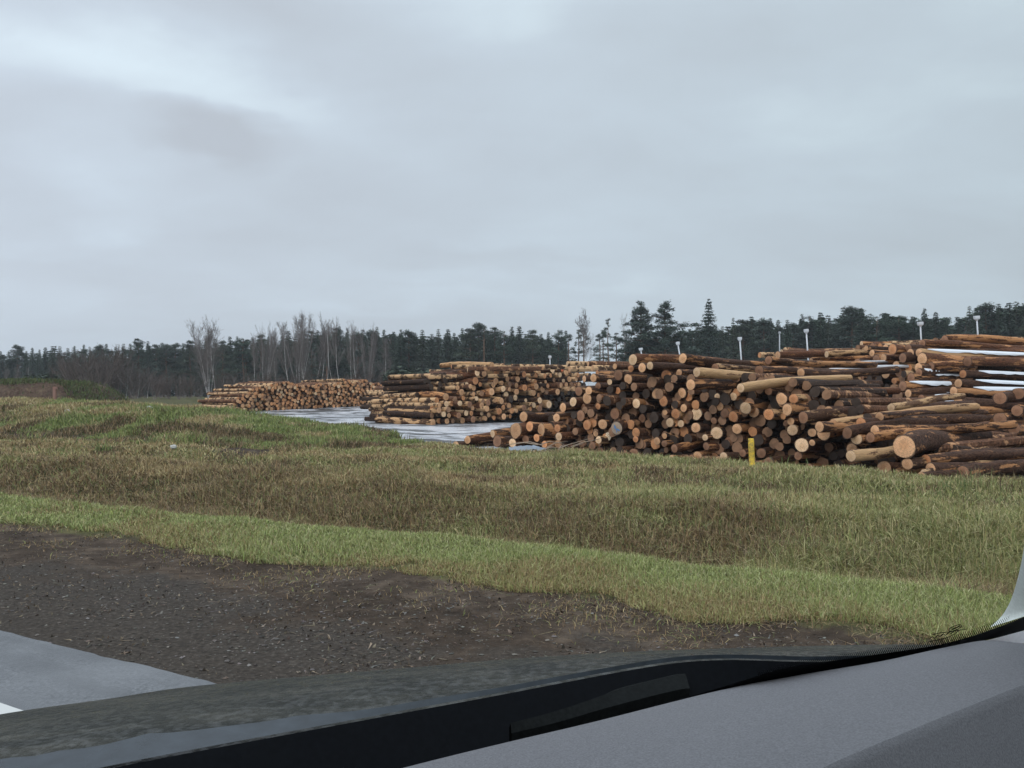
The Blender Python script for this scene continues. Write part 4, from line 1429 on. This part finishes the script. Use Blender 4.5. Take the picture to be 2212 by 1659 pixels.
def build_forest():
    """The wood behind the edge: one mass."""
    V, Q, Tt, C, n0 = [], [], [], [], 0
    px = -260.
    for row, dy in enumerate((10, 18, 28, 42)):
        px = -200.
        while px < 2420:
            if not (1222 < px < 1352):
                xs, ys = (TOPX, TOPY) if px < 1300 else (TOPX2, TOPY2)
                top = float(np.interp(px, xs, ys)) + random.uniform(7, 20) + row * 2
                Y = treeY(px) + dy + random.uniform(-6, 6)
                cr, tr = random.choice(LOW)
                x = (px - CX) / F * Y
                zb = float(gz(x, Y)) - .1
                s = (EYE + (HOR - top) / F * Y - zb) / 12
                a = random.uniform(0, 6.28)
                R = np.array([[math.cos(a), -math.sin(a), 0], [math.sin(a), math.cos(a), 0], [0, 0, 1]])
                for g in (cr, tr):
                    v = np.concatenate(g.v) @ R.T * s * np.array([1.75, 1.75, 1]) + np.array([x, Y, zb])
                    V.append(v)
                    if g.q: Q.append(np.concatenate(g.q) + n0)
                    if g.t: Tt.append(np.concatenate(g.t) + n0)
                    C.append(np.concatenate(g.c))
                    n0 += len(v)
            px += random.uniform(13, 23)
    o = link('forest', mesh_np('forest', np.concatenate(V), [np.concatenate(Q), np.concatenate(Tt)], [M_LEAF], False, np.concatenate(C)))
    tag(o, 'dense dark conifer forest massed behind the front row of trees', 'forest', kind='stuff')


build_forest()

# ------------------------------------------------------------------ small things of the yard
def sprinkler_post(px, top, bottom, Y, tilt, label, hw=5.0, hh=7.0, mat=None):
    p = P(px, bottom + 8, Y)
    H = (bottom + 8 - top) / F * Y
    e = link('white_post', None)
    e.location = p
    e.rotation_euler = (0, math.radians(tilt), 0)
    v, q, t = tube([(0, 0, -1.5), (0, 0, 0), (0, 0, H - .05)], [.035, .03, .028], 8)
    m = mat or M_WHITE
    link('pole', mesh_np('pole', v, [q, t], [m], True), e)
    mb = MB()
    w, h = hw * 1.6 / F * Y, hh * .9 / F * Y
    prof_ = [(-.36, 0), (-.5, .25), (-.5, .8), (-.46, 1.0)]
    # a bucket-like head that widens upwards
    vs, qs = [], []
    for (f, z) in prof_:
        for (sx, sy) in ((-1, -1), (1, -1), (1, 1), (-1, 1)):
            vs.append((sx * abs(f) * w, sy * abs(f) * w * .8, H - .06 + z * h))
    for i in range(3):
        for k in range(4):
            qs.append((i * 4 + k, i * 4 + (k + 1) % 4, (i + 1) * 4 + (k + 1) % 4, (i + 1) * 4 + k))
    qs += [(3, 2, 1, 0), (12, 13, 14, 15)]
    mb.add(vs, qs)
    v, q, t = tube([(0, 0, H - .12), (0, 0, H - .03)], [.03, .36 * w], 8)
    mb.add(v, q, t)
    link('head', mb.mesh('head', [m]), e)
    tag(e, label, 'post', 'white-headed posts in the log yard')


sprinkler_post(1188, 772, 790, 45, 0, 'short white-headed post standing up behind the middle log pile', 4, 7)
sprinkler_post(1387, 754, 767, 40, -8, 'white-headed post right above the pale butt of the near pile\'s top log', 5, 6)
sprinkler_post(1469, 742, 764, 38, -9, 'slanting white-headed post left of the long topmost dark log', 4.6, 8)
sprinkler_post(1601, 732, 766, 34, -4, 'tall white-headed post behind the middle of the topmost dark log', 5, 8)
sprinkler_post(1745, 715, 756, 33, -4, 'tall white-headed post rising where near and right piles meet', 5.5, 8.5)
sprinkler_post(1990, 700, 730, 34, -3, 'white-headed post over the middle of the right log pile', 6.5, 9)
sprinkler_post(2113, 687, 724, 34, -4, 'white-headed post nearest the dark trees at the right edge', 6.5, 9)
sprinkler_post(1684, 718, 752, 42, 0, 'thin grey post with a small head, slimmest of all', 2.6, 5, M_GREYPOLE)


def tripod(px, top, bottom, Y):
    p = P(px, bottom + 6, Y)
    H = (bottom + 6 - top) / F * Y
    e = link('tripod_post', None)
    e.location = p
    for k in range(3):
        a = k * 2.1 + .4
        v, q, t = tube([(math.cos(a) * .16, math.sin(a) * .16, 0), (0, 0, H * .7)], [.03, .025], 6)
        link('leg', mesh_np('leg', v, [q, t], [M_GREYPOLE], True), e)
    mb = MB()
    mb.box((0, 0, H * .82), (.2, .14, H * .26))
    link('head', mb.mesh('head', [M_WHITE]), e)
    tag(e, 'pale post on three splayed legs in front of the slim pines', 'post', 'white-headed posts in the log yard')


tripod(1274, 741, 766, 48)

# yellow post at the grass edge
e = link('yellow_post', None)
bp = P(1625, 1012, 15.3)
e.location = bp
e.rotation_euler = (0, math.radians(-2.5), 0)
v, q, t = tube([(0, 0, -.15), (0, 0, .25), (0, 0, .505), (0, 0, .52)], [.05, .05, .05, .043], 14)
link('pole', mesh_np('pole', v, [q, t], [M_YELLOW], True), e)
tag(e, 'yellow marker post at the grass edge before the near log pile', 'post')

# branches, scrap and pale stones
for k in range(15):
    px, py = random.uniform(1148, 1235), random.uniform(960, 984)
    Y = 20.6 + random.uniform(-.5, .5)
    p = P(px, py, Y)
    p.z = max(p.z, float(gz(p.x, p.y)) + .05)
    a = random.uniform(0, 3.14)
    L = random.uniform(.3, .9)
    d = Vector((math.cos(a), math.sin(a) * .5, random.uniform(-.15, .35)))
    pts = [p, p + d * L * .4 + Vector((0, 0, .05)), p + d * L + Vector((0, 0, random.uniform(-.05, .08)))]
    v, q, t = tube(pts, [.014, .012, .005], 6)
    o = link('stick', mesh_np('stick', v, [q, t], [M_STICK], True))
    tag(o, 'pale broken stick in the small heap at the foot of the near pile', 'stick', 'broken sticks heaped by the near pile')
mb = MB()
n = 7
uu, vv = np.meshgrid(np.linspace(-.5, .5, n), np.linspace(-.5, .5, n), indexing='ij')
pp = P(1139, 966, 20.4)
zz = .13 - .25 * (uu ** 2 + vv ** 2) + rng.normal(0, .03, uu.shape)
V = np.stack([pp.x + uu * .85, pp.y + vv * .5, pp.z - .1 + zz], -1).reshape(-1, 3)
i, j = np.meshgrid(np.arange(n - 1), np.arange(n - 1), indexing='ij')
mb.add(V, np.stack([i * n + j, (i + 1) * n + j, (i + 1) * n + j + 1, i * n + j + 1], -1).reshape(-1, 4))
o = link('plastic_scrap', mb.mesh('plastic_scrap', [M_RAG], True))
tag(o, 'crumpled grey plastic scrap lying by the heap of sticks', 'scrap')


def stone(px, py, Y, r, label, mat=M_STONE):
    p = P(px, py, Y)
    p.z = float(gz(p.x, p.y)) + r * .6 + .06
    vs, qs, ts = [], [], []
    n1, n2 = 6, 9
    r_ = random.Random(int(px))
    for i in range(n1 + 1):
        for j in range(n2):
            ph, th = math.pi * i / n1, 2 * math.pi * j / n2
            f = r * (r_.uniform(.8, 1.15))
            vs.append((p.x + f * 1.3 * math.sin(ph) * math.cos(th), p.y + f * math.sin(ph) * math.sin(th), p.z + f * .8 * math.cos(ph)))
    for i in range(n1):
        for j in range(n2):
            qs.append((i * n2 + j, (i + 1) * n2 + j, (i + 1) * n2 + (j + 1) % n2, i * n2 + (j + 1) % n2))
    o = link('stone', mesh_np('stone', vs, [np.array(qs)], [mat], False))
    tag(o, label, 'stone')


stone(375, 973, 20.4, .065, 'pale grey stone on the bare earth below the bank')
stone(145, 874, 31, .09, 'small whitish stone on the straw coloured crest at left')
stone(322, 870, 30.5, .09, 'whitish stone at the green crest beside the bare thicket')

# earth mound at the far left
def build_mound():
    nx, ny = 90, 40
    U, W = np.meshgrid(np.linspace(0, 1, nx), np.linspace(0, 1, ny), indexing='ij')
    Y0 = 46.
    x = P(-260, 0, Y0).x + U * (P(206, 0, Y0).x - P(-260, 0, Y0).x)
    y = Y0 + W * 9 + (vnoise(x, W * 9, 1.3, 41) - .5) * .6
    h = np.minimum(sstep(0, .2, W), 1 - sstep(.75, 1, W)) * (1 - sstep(.74, 1.0, U) ** .9)
    z0 = gz(x, y)
    topz = EYE + (HOR - 826) / F * Y0 + (vnoise(x, y, 2.0, 42) - .5) * .25
    z = z0 - .2 + h * (topz - z0 + .2) + (vnoise(x, y, .5, 43) - .5) * .12 * h
    V = np.stack([x, y, z], -1).reshape(-1, 3)
    i, j = np.meshgrid(np.arange(nx - 1), np.arange(ny - 1), indexing='ij')
    q = np.stack([i * ny + j, (i + 1) * ny + j, (i + 1) * ny + j + 1, i * ny + j + 1], -1).reshape(-1, 4)
    def mm(T, b):
        tc = T.n('ShaderNodeTexCoord')
        n1 = T.noise(tc.outputs['Object'], 1.4, 6, .65)
        n2 = T.noise(tc.outputs['Object'], 9, 4, .65)
        f = T.math('ADD', T.math('MULTIPLY', n1, .5), T.math('MULTIPLY', n2, .5))
        T.link(T.ramp(f, [(.36, (.045, .030, .024)), (.5, (.095, .064, .048)), (.64, (.15, .11, .075))]), b.inputs['Base Color'])
        bump(T, b, n2, .8, .1)
    o = link('earth_mound', mesh_np('earth_mound', V, [q], [principled('mound_soil', rough=.95, spec=.1, build=mm)], True))
    tag(o, 'dark brown earth mound with a grassy top at the left edge', 'mound', kind='structure')
    # grass on the mound
    n = 26000
    u, w = rng.uniform(0, 1, n), rng.uniform(.1, 1, n)
    ui, wi = (u * (nx - 1)).astype(int), (w * (ny - 1)).astype(int)
    keep = (w > .19) & (w < .6) | (u > .8) & (rng.uniform(0, 1, n) < .5) | (rng.uniform(0, 1, n) < .10)
    ui, wi, u = ui[keep], wi[keep], u[keep]
    m = len(ui)
    gx, gy, gz_ = x[ui, wi] + rng.normal(0, .08, m), y[ui, wi] + rng.normal(0, .08, m), z[ui, wi]
    v, qq, tt, c = blades(m, gx, gy, rng.uniform(.10, .28, m), np.full(m, .04), .8, palette(m, [(.085, .115, .04), (.11, .13, .05), (.10, .085, .05), (.07, .09, .04)]))
    v = v.reshape(m, 5, 3)
    v[:, :, 2] += (gz_ - gz(gx, gy))[:, None]
    o = link('mound_grass', mesh_np('mound_grass', v.reshape(-1, 3), [qq, tt], [M_BLADE], False, c))
    tag(o, 'green grass growing over the top of the earth mound', 'grass', kind='stuff')
    # reddish stake on its face
    p = P(118, 862, 44.5)
    mb = MB()
    mb.box((p.x, p.y, p.z + .25), (.14, .1, .72))
    mb.box((p.x + .03, p.y, p.z + .56), (.2, .11, .12))
    s_ = link('wooden_stake', mb.mesh('wooden_stake', [principled('stake_wood', (.26, .15, .12), .8, .2)]))
    tag(s_, 'reddish brown wooden stake standing against the earth mound', 'stake')


build_mound()

# ------------------------------------------------------------------ the car the picture is taken from
def build_car():
    def noisy(c, sc, amp, rough, spec, bs=.15):
        def f(T, b):
            tc = T.n('ShaderNodeTexCoord')
            n1 = T.noise(tc.outputs['Object'], sc, 3, .6)
            n0 = T.noise(tc.outputs['Object'], 6, 3, .5)
            cc = T.mix(T.fr(n1, [(.3, 0), (.7, 1)]), tuple(x * (1 - amp) for x in c), tuple(x * (1 + amp) for x in c))
            T.link(cc, b.inputs['Base Color'])
            T.link(T.fr(n0, [(.3, rough - .06), (.7, rough + .06)]), b.inputs['Roughness'])
            b.inputs['Specular IOR Level'].default_value = spec
            bump(T, b, n1, bs, .0012)
        return f
    m_dash = principled('dash_plastic', build=noisy((.133, .131, .139), 700, .28, .6, .3, .45))
    m_black = principled('black_plastic', build=noisy((.003, .0035, .0045), 200, .2, .7, .03))
    m_blackm = principled('black_frit', (.004, .004, .005), .7, .1)
    m_wiper = principled('wiper_plastic', build=noisy((.009, .010, .010), 240, .3, .7, .04))
    m_pillar = principled('pillar_trim', build=noisy((.66, .69, .64), 320, .08, .8, .2))
    m_wedge = principled('pale_trim', build=noisy((.80, .80, .84), 320, .06, .7, .2))

    def bonnet(T, b):
        tc = T.n('ShaderNodeTexCoord')
        n1 = T.noise(tc.outputs['Object'], 90, 4, .7)
        n0 = T.noise(T.mapping(tc.outputs['Object'], (1, 3, 1), (0, 0, .5)), 9, 4, .6)
        c = T.ramp(n0, [(.3, (.007, .008, .006)), (.5, (.019, .0195, .0145)), (.7, (.042, .040, .031))])
        T.link(c, b.inputs['Base Color'])
        T.link(T.fr(n1, [(.35, .25), (.7, .6)]), b.inputs['Roughness'])
        b.inputs['Specular IOR Level'].default_value = .13
        bump(T, b, T.fr(n1, [(.48, 0), (.66, 1)]), .5, .003)
    m_bonnet = principled('wet_bonnet_paint', build=bonnet)

    car = link('car', None)
    car.location = (.15, .7, .9)
    inv = Matrix.Translation(-Vector(car.location))
    tag(car, 'grey car dashboard and bonnet edge seen from the passenger seat', 'car')

    def part(name, me, parent=car):
        o = link(name, me, parent)
        if parent is car:
            o.matrix_parent_inverse = inv
        return o

    def loft(name, lines, mat, smooth=True, parent=car):
        """A surface lofted through rows of points, each row resampled to the same count."""
        n = 60
        rows = []
        for ln in lines:
            a = np.array([tuple(p) for p in ln])
            d = np.concatenate([[0], np.cumsum(np.linalg.norm(np.diff(a, axis=0), axis=1))])
            u = np.linspace(0, d[-1], n)
            rows.append(np.stack([np.interp(u, d, a[:, k]) for k in range(3)], -1))
        V = np.concatenate(rows)
        i, j = np.meshgrid(np.arange(len(rows) - 1), np.arange(n - 1), indexing='ij')
        q = np.stack([i * n + j, i * n + j + 1, (i + 1) * n + j + 1, (i + 1) * n + j], -1).reshape(-1, 4)
        return part(name, mesh_np(name, V, [q], [mat], smooth), parent)

    def PZ(px, py, z):
        """The point of direction (px, py) at height z."""
        Y = (EYE - z) * F / (py - HOR)
        return P(px, py, Y)

    def smooth_line(pts, n=40):
        a = np.array(pts, float)
        u = np.arange(len(a))
        uu = np.linspace(0, len(a) - 1, n)
        # Catmull-Rom
        out = []
        for t in uu:
            i = min(int(t), len(a) - 2)
            f = t - i
            p0, p1, p2, p3 = a[max(i - 1, 0)], a[i], a[i + 1], a[min(i + 2, len(a) - 1)]
            out.append(.5 * ((2 * p1) + (-p0 + p2) * f + (2 * p0 - 5 * p1 + 4 * p2 - p3) * f ** 2 + (-p0 + 3 * p1 - 3 * p2 + p3) * f ** 3))
        return out

    ED = smooth_line([(500, 1757), (870, 1659), (1080, 1607), (1280, 1560), (1560, 1490), (1740, 1456), (1900, 1429), (2030, 1401), (2128, 1383), (2190, 1388), (2330, 1402)], 60)
    zd = 1.02
    edge = [PZ(x, y, zd) for x, y in ED]
    out = Vector((-.485, .874, 0))
    CR = smooth_line([(1200, 1990), (1500, 1800), (1770, 1662), (1960, 1580), (2212, 1479), (2400, 1415)], 60)
    crease = [PZ(x, y, zd + .006) for x, y in CR]
    # dashboard: rolled front edge, nearly flat top, a crease and a steeper rear panel
    lines = [[p + out * .012 + Vector((0, 0, -.05)) for p in edge], [p + out * .010 + Vector((0, 0, -.012)) for p in edge], [p + out * .006 + Vector((0, 0, -.003)) for p in edge], edge,
             [e_ * .7 + c * .3 + Vector((0, 0, .004)) for e_, c in zip(edge, crease)], [e_ * .35 + c * .65 + Vector((0, 0, .003)) for e_, c in zip(edge, crease)], crease]
    loft('dashboard', lines, m_dash)
    low = [p - out * .03 + Vector((0, 0, -.085)) for p in crease]
    low2 = [p - out * .16 + Vector((0, 0, -.25)) for p in crease]
    loft('dash_panel', [crease, [p - out * .006 + Vector((0, 0, -.004)) for p in crease], low, low2], m_dash)
    # vent hump near the bottom of the view
    # black cowl below the glass, from dashboard edge out to the bonnet
    CO = smooth_line([(-200, 1760), (230, 1662), (700, 1572), (1050, 1507), (1400, 1441), (1560, 1426), (1760, 1430), (1950, 1425), (2060, 1411)], 60)
    cow = [PZ(x, y, 1.0) for x, y in CO]
    inner = [p + out * .013 + Vector((0, 0, -.06)) for p in [PZ(x, y, zd) for x, y in smooth_line([(100, 1860), (500, 1757), (870, 1659), (1280, 1560), (1560, 1490), (1740, 1456), (1900, 1429), (2030, 1401), (2128, 1383)], 60)]]
    mid = [a * .5 + b * .5 + Vector((0, 0, -.03)) for a, b in zip(inner, cow)]
    loft('cowl', [[p + Vector((0, 0, -.10)) for p in inner], inner, mid, cow, [p + out * .004 + Vector((0, 0, -.004)) for p in cow]], m_black)
    # bonnet: from the cowl lip outwards, falling away at its edge
    BT = smooth_line([(-300, 1600), (0, 1543), (230, 1510), (460, 1478), (1000, 1436), (1500, 1408), (1850, 1397), (2000, 1405)], 60)
    bt = [PZ(x, y, .935) for x, y in BT]
    b0 = [p + Vector((0, 0, -.006)) for p in cow]
    bl = lambda f, dz: [a * (1 - f) + b * f + Vector((0, 0, dz)) for a, b in zip(b0, bt)]
    loft('bonnet', [b0, bl(.10, .004), bl(.3, .010), bl(.6, .010), bl(.85, .004), bt, [p + out * .03 + Vector((0, 0, -.03)) for p in bt], [p + out * .05 + Vector((0, 0, -.14)) for p in bt]], m_bonnet)
    # pale strip painting the reflected sky and treeline along the bonnet edge
    lip = principled('painted_sky_reflection', build=noisy((.028, .035, .042), 60, .25, .3, .28))
    n = len(cow)
    ra = [p + out * .004 + Vector((0, 0, .0005)) for p in cow]
    rb = []
    for i, p in enumerate(cow):
        px_ = CO[i][0]
        wd = np.interp(px_, [-200, 230, 600, 800, 1050, 1300, 1760], [.045, .036, .022, .007, .003, .0015, .001])
        rb.append(p + out * (.004 + wd * (1 + .10 * math.sin(i * 2.3) + .12 * math.sin(i * 5.1))) + Vector((0, 0, .004)))
    loft('sky_reflection_strip', [ra, rb], lip)
    # wiper arm lying in the cowl
    WT = smooth_line([(1100, 1573), (1200, 1543), (1290, 1508), (1335, 1487), (1400, 1470), (1455, 1456), (1473, 1455)], 30)
    WB = smooth_line([(1105, 1584), (1205, 1560), (1300, 1532), (1345, 1520), (1410, 1503), (1470, 1489), (1490, 1487)], 30)
    wt, wb = [PZ(x, y, .990) for x, y in WT], [PZ(x, y, .990) for x, y in WB]
    dn = Vector((0, 0, -.012))
    wm = [a_ * .5 + b_ * .5 + Vector((0, 0, .006)) for a_, b_ in zip(wt, wb)]
    loft('wiper', [[p + dn for p in wt], wt, wm, wb, [p + dn for p in wb]], m_wiper, False)
    # windscreen: clear pane, black printed border along its foot with a dotted fringe, etched mark
    def pane_pt(px, py):
        """Where the sight line (px, py) meets the raked pane."""
        n_ = Vector((-.485 * .757, .874 * .757, .653))
        o_ = Vector((.447, .836, 1.0)) + out * .035
        d_ = P(px, py, 1.0) - Vector((0, 0, EYE))
        return Vector((0, 0, EYE)) + d_ * ((o_ - Vector((0, 0, EYE))).dot(n_) / d_.dot(n_))
    def clear(T, b):
        tr = T.n('ShaderNodeBsdfTransparent')
        for nd in T.t.nodes:
            if nd.type == 'OUTPUT_MATERIAL':
                T.link(tr.outputs[0], nd.inputs[0])
    m_glass = principled('clear_glass', build=clear)
    cs = [pane_pt(-500, 1500), pane_pt(2350, 1395), pane_pt(2290, -250), pane_pt(-900, -250)]
    ws = part('windscreen', mesh_np('windscreen', [tuple(c) for c in cs], [np.array([[0, 1, 2, 3]])], [m_glass]))
    FU = smooth_line([(1470, 1511), (1580, 1478), (1700, 1443), (1860, 1419), (2000, 1398), (2080, 1380), (2150, 1357), (2212, 1332), (2330, 1270)], 60)
    FL = smooth_line([(1470, 1514), (1580, 1494), (1700, 1470), (1860, 1440), (2000, 1409), (2080, 1395), (2134, 1382), (2212, 1362), (2330, 1310)], 60)
    fu, fl = [pane_pt(x, y) for x, y in FU], [pane_pt(x, y) for x, y in FL]
    mbf = MB()
    n = len(fu)
    V = [tuple(p) for p in fu] + [tuple(p) for p in fl]
    k = np.arange(n - 1)
    mbf.add(V, np.stack([k, k + n, k + n + 1, k + 1], -1))
    for i in range(150):                       # the fringe
        f = i / 149
        x = 1640 + f * 600
        y = float(np.interp(x, [p[0] for p in FU], [p[1] for p in FU]))
        hgt = np.interp(x, [1560, 1750, 1950, 2212], [4, 11, 12, 13])
        mbf.add([pane_pt(x - 1.3, y + .5), pane_pt(x + 1.3, y + .2), pane_pt(x - 1.5 - hgt * .35, y - hgt), pane_pt(x - 2.4 - hgt * .35, y - hgt)], [(0, 1, 2, 3)])
    fr = link('frit', mbf.mesh('frit', [m_blackm]), ws)
    # etched mark: an oval ring over two slanted lines of script
    mk = MB()
    def stroke(pl, w):
        for (x0, y0), (x1, y1) in zip(pl[:-1], pl[1:]):
            d = Vector((x1 - x0, y1 - y0)).normalized()
            nx_, ny_ = -d.y * w, d.x * w
            mk.add([pane_pt(x0 - nx_, y0 - ny_), pane_pt(x1 - nx_, y1 - ny_), pane_pt(x1 + nx_, y1 + ny_), pane_pt(x0 + nx_, y0 + ny_)], [(0, 1, 2, 3)])
    ov = []
    for i in range(25):
        a = 2 * math.pi * i / 24
        u, w_ = 15 * math.cos(a), 4.6 * math.sin(a)
        ov.append((2063 + u * .93 + w_ * .36, 1356.5 - u * .36 + w_ * .93))
    stroke(ov, .8)
    stroke([(2056, 1360), (2066, 1356), (2073, 1352)], 1.5)
    stroke([(2014, 1371), (2030, 1367), (2050, 1365), (2070, 1361), (2088, 1359)], .7)
    for k in range(5):
        x0 = 2008 + k * 12
        y0 = 1380 - k * 3.2
        stroke([(x0, y0), (x0 + 6, y0 - 5), (x0 + 10, y0 - 1), (x0 + 17, y0 - 6)], .7)
    stroke([(2003, 1387), (2024, 1383), (2044, 1378), (2062, 1370), (2070, 1362), (2062, 1362)], .7)
    link('etched_mark', mk.mesh('etched_mark', [m_blackm]), ws)
    # pillar trim
    PI_ = smooth_line([(2225, 1040), (2214, 1165), (2203, 1230), (2186, 1290), (2168, 1325), (2153, 1342), (2145, 1349), (2138, 1355)], 50)
    PO = smooth_line([(2330, 1000), (2330, 1090), (2330, 1160), (2330, 1220), (2330, 1260), (2330, 1270), (2330, 1268), (2330, 1262)], 50)
    sh = lambda p, k: p * (1 - k) + Vector((0, 0, EYE)) * k
    a = [sh(pane_pt(x, y), -.030) for x, y in PI_]
    b = [sh(pane_pt(x, y), .16) for x, y in PO]
    mid_ = [p * .5 + q_ * .5 - out * .012 for p, q_ in zip(a, b)]
    loft('pillar_trim', [[sh(p, -.05) for p in a], a, mid_, b], m_pillar)
    # the roof above the seats
    hd = [pane_pt(x, -250) for x in (-900, 700, 2290)]
    zr = 1.63
    f0 = Vector((0, 0, zr)) + out * .02
    al = Vector((.874, .485, 0))
    rows = [[f0 + al * u + out * dv + Vector((0, 0, dz)) for u in (-1.15, -.4, .4, 1.0)] for dv, dz in ((.03, -.05), (0, -.01), (-.5, .03), (-1.2, .02), (-2.1, -.06))]
    loft('roof', rows, principled('grey_roof', (.22, .22, .23), .6, .3))
    # very pale wedge between the border and the dashboard
    D1 = [(2129, 1384), (2160, 1376), (2212, 1362), (2320, 1320)]
    D2 = [(2120, 1396), (2160, 1402), (2212, 1408), (2320, 1418)]
    d1 = [sh(PZ(x, y, zd), .03) for x, y in D1]
    d1 = [P(x, y, .86) for x, y in D1]
    d2 = [P(x, y, .87) for x, y in D2]
    loft('pale_wedge', [[sh(p, -.03) for p in d1], d1, d2, [p + Vector((0, 0, -.1)) for p in d2]], m_wedge)


build_car()

# ------------------------------------------------------------------ labels that single each log and tree out
LAND = {'near pile': [(1625, 978, 'the yellow post'), (1332, 925, 'the blue-marked log end'), (1953, 965, 'the biggest round log end'), (1475, 774, 'the long topmost log'), (1114, 930, 'the heart-shaped log end'), (1505, 804, 'the peeled pale log')],
        'middle pile': [(1215, 798, 'the red-painted log end'), (936, 913, 'the lowest front log'), (1063, 789, 'the round top log')],
        'right pile': [(1928, 754, 'the round end under its crest'), (1757, 800, 'the white pole'), (2113, 700, 'the rightmost white-headed post'), (2160, 880, 'the brown ends at its edge')],
        'back pile': [(1745, 735, 'the tall white-headed post'), (1990, 715, 'the middle white-headed post'), (2113, 705, 'the rightmost white-headed post')]}
SPECIAL = {'stump': 'wide heart-shaped log end low at the left of the near pile', 'split': 'split round log end with torn wood beside the heart-shaped end', 'blue': 'log end with blue paint marks in the near pile',
           'cracked': 'pale log end covered in dark cracks, below the blue-marked one', 'top_left': 'thick pale-ended log on top of the near pile, left one', 'top_long': 'long dark log lying topmost on the near pile',
           'peeled': 'peeled pale log sloping down across the upper near pile', 'big': 'biggest round log end, low at the right of the near pile', 'peeled_low': 'peeled reddish log poking out beside the biggest round end',
           'jag': 'short bare torn log jutting out on the near pile\'s right slope', 'round_top': 'round log end standing highest on the middle pile', 'red': 'log end painted red orange high on the middle pile', 'lowest': 'long patchy log at the bottom front of the middle pile'}
ORD = ['nearest', 'second', 'third', 'fourth', 'fifth', 'sixth', 'seventh', 'eighth', 'ninth', 'tenth', 'eleventh', 'twelfth', 'thirteenth', 'fourteenth', 'fifteenth', 'sixteenth', 'seventeenth', 'eighteenth', 'nineteenth', 'twentieth']
DIRS = ['to the right of', 'up and right of', 'above', 'up and left of', 'to the left of', 'down and left of', 'below', 'down and right of']
SHOW = {'pale': 'pale', 'tan': 'tan', 'orange': 'orange', 'brown': 'brown', 'dark': 'dark', 'cracked': 'cracked', 'blue': 'blue', 'red': 'red'}


def label_logs():
    buckets = {}
    white = ['long white pole lying on the right pile, lower of two', 'thin white pole lying on the right pile, upper of two']
    for r in LOGS:
        o = r['o']
        tag(o, None, 'log', 'logs of the ' + r['pile'])
        if r['note'] in SPECIAL:
            o['label'] = SPECIAL[r['note']]
            continue
        if r['note'] == 'white':
            o['label'] = white.pop(0)
            continue
        best = min(LAND[r['pile']], key=lambda l: math.hypot(l[0] - r['px'], l[1] - r['py']))
        dx, dy = r['px'] - best[0], best[1] - r['py']
        d = DIRS[int(round(math.degrees(math.atan2(dy, dx)) / 45)) % 8]
        size = 'thick' if r['r'] > .15 else ('thin' if r['r'] < .105 else 'medium')
        fr = 'white-sheened ' if r.get('painted_sheen') else ''
        key = (f"{fr}{size} {SHOW[r['tone']]}-ended log", d, best[2], r['pile'])
        buckets.setdefault(key, []).append((math.hypot(dx, dy), o))
    for (what, d, lm, pile), items in buckets.items():
        items.sort(key=lambda p: p[0])
        for i, (_, o) in enumerate(items):
            if len(items) == 1:
                o['label'] = f"{what} {d} {lm}" + (f", {pile}" if pile in ('middle pile', 'right pile', 'back pile') else '')
            else:
                o['label'] = f"{ORD[i]} {what} {d} {lm}"


TL = [(1436, 'the paired tall pines'), (1531, 'the tallest spruce'), (452, 'the many-stemmed birch'), (118, 'the reddish stake'), (1047, 'the round top of the middle pile'), (1745, 'the tall white-headed post'), (2113, 'the rightmost white-headed post'), (700, 'the far log stack\'s middle')]
KN = {'spruce': 'pointed dark spruce', 'pine': 'bushy dark pine', 'slim_pine': 'slim bare-trunked pine', 'bare_birch': 'slender bare birch', 'bare_clump': 'many-stemmed bare birch', 'bare_shrub': 'low brown leafless shrub', 'bush': 'low round evergreen bush',
      'grand_pine': 'tall pine', 'grand_spruce': 'tall spruce'}


def label_trees():
    b = {}
    for t in TREES:
        if t['label']: continue
        lm = min(TL, key=lambda l: abs(l[0] - t['px']))
        side = 'left' if t['px'] < lm[0] else 'right'
        wd = 'wide ' if t['w'] > 1.12 and t['kind'] in ('spruce', 'pine') else ('narrow ' if t['w'] < .98 and t['kind'] in ('spruce', 'pine') else '')
        b.setdefault((wd + KN[t['kind']], side, lm[1]), []).append((abs(lm[0] - t['px']), t['o']))
    for (what, side, lm), items in b.items():
        items.sort(key=lambda p: p[0])
        for i, (_, o) in enumerate(items):
            tail = f"{side} of {lm}" if len(items) == 1 else f"{ORD[i] if i else 'first'} to the {side} of {lm}"
            o['label'] = f"{what}, {tail}" if len(items) > 1 else f"{what} standing {tail}"


label_logs()
label_trees()


# ------------------------------------------------------------------ the air
def build_haze():
    mb = MB()
    mb.box((0, 150, 11.5), (900, 640, 28))
    m = bpy.data.materials.new('haze_air')
    m.use_nodes = True
    T = NT(m.node_tree)
    v = T.n('ShaderNodeVolumePrincipled', i_Density=.00045, i_Color=(.88, .93, 1.0, 1))
    out = T.n('ShaderNodeOutputMaterial')
    T.link(v.outputs[0], out.inputs['Volume'])
    o = link('haze', mb.mesh('haze', [m]))
    tag(o, 'thin damp autumn haze lying over the yard and the forest', 'haze', kind='stuff')


build_haze()
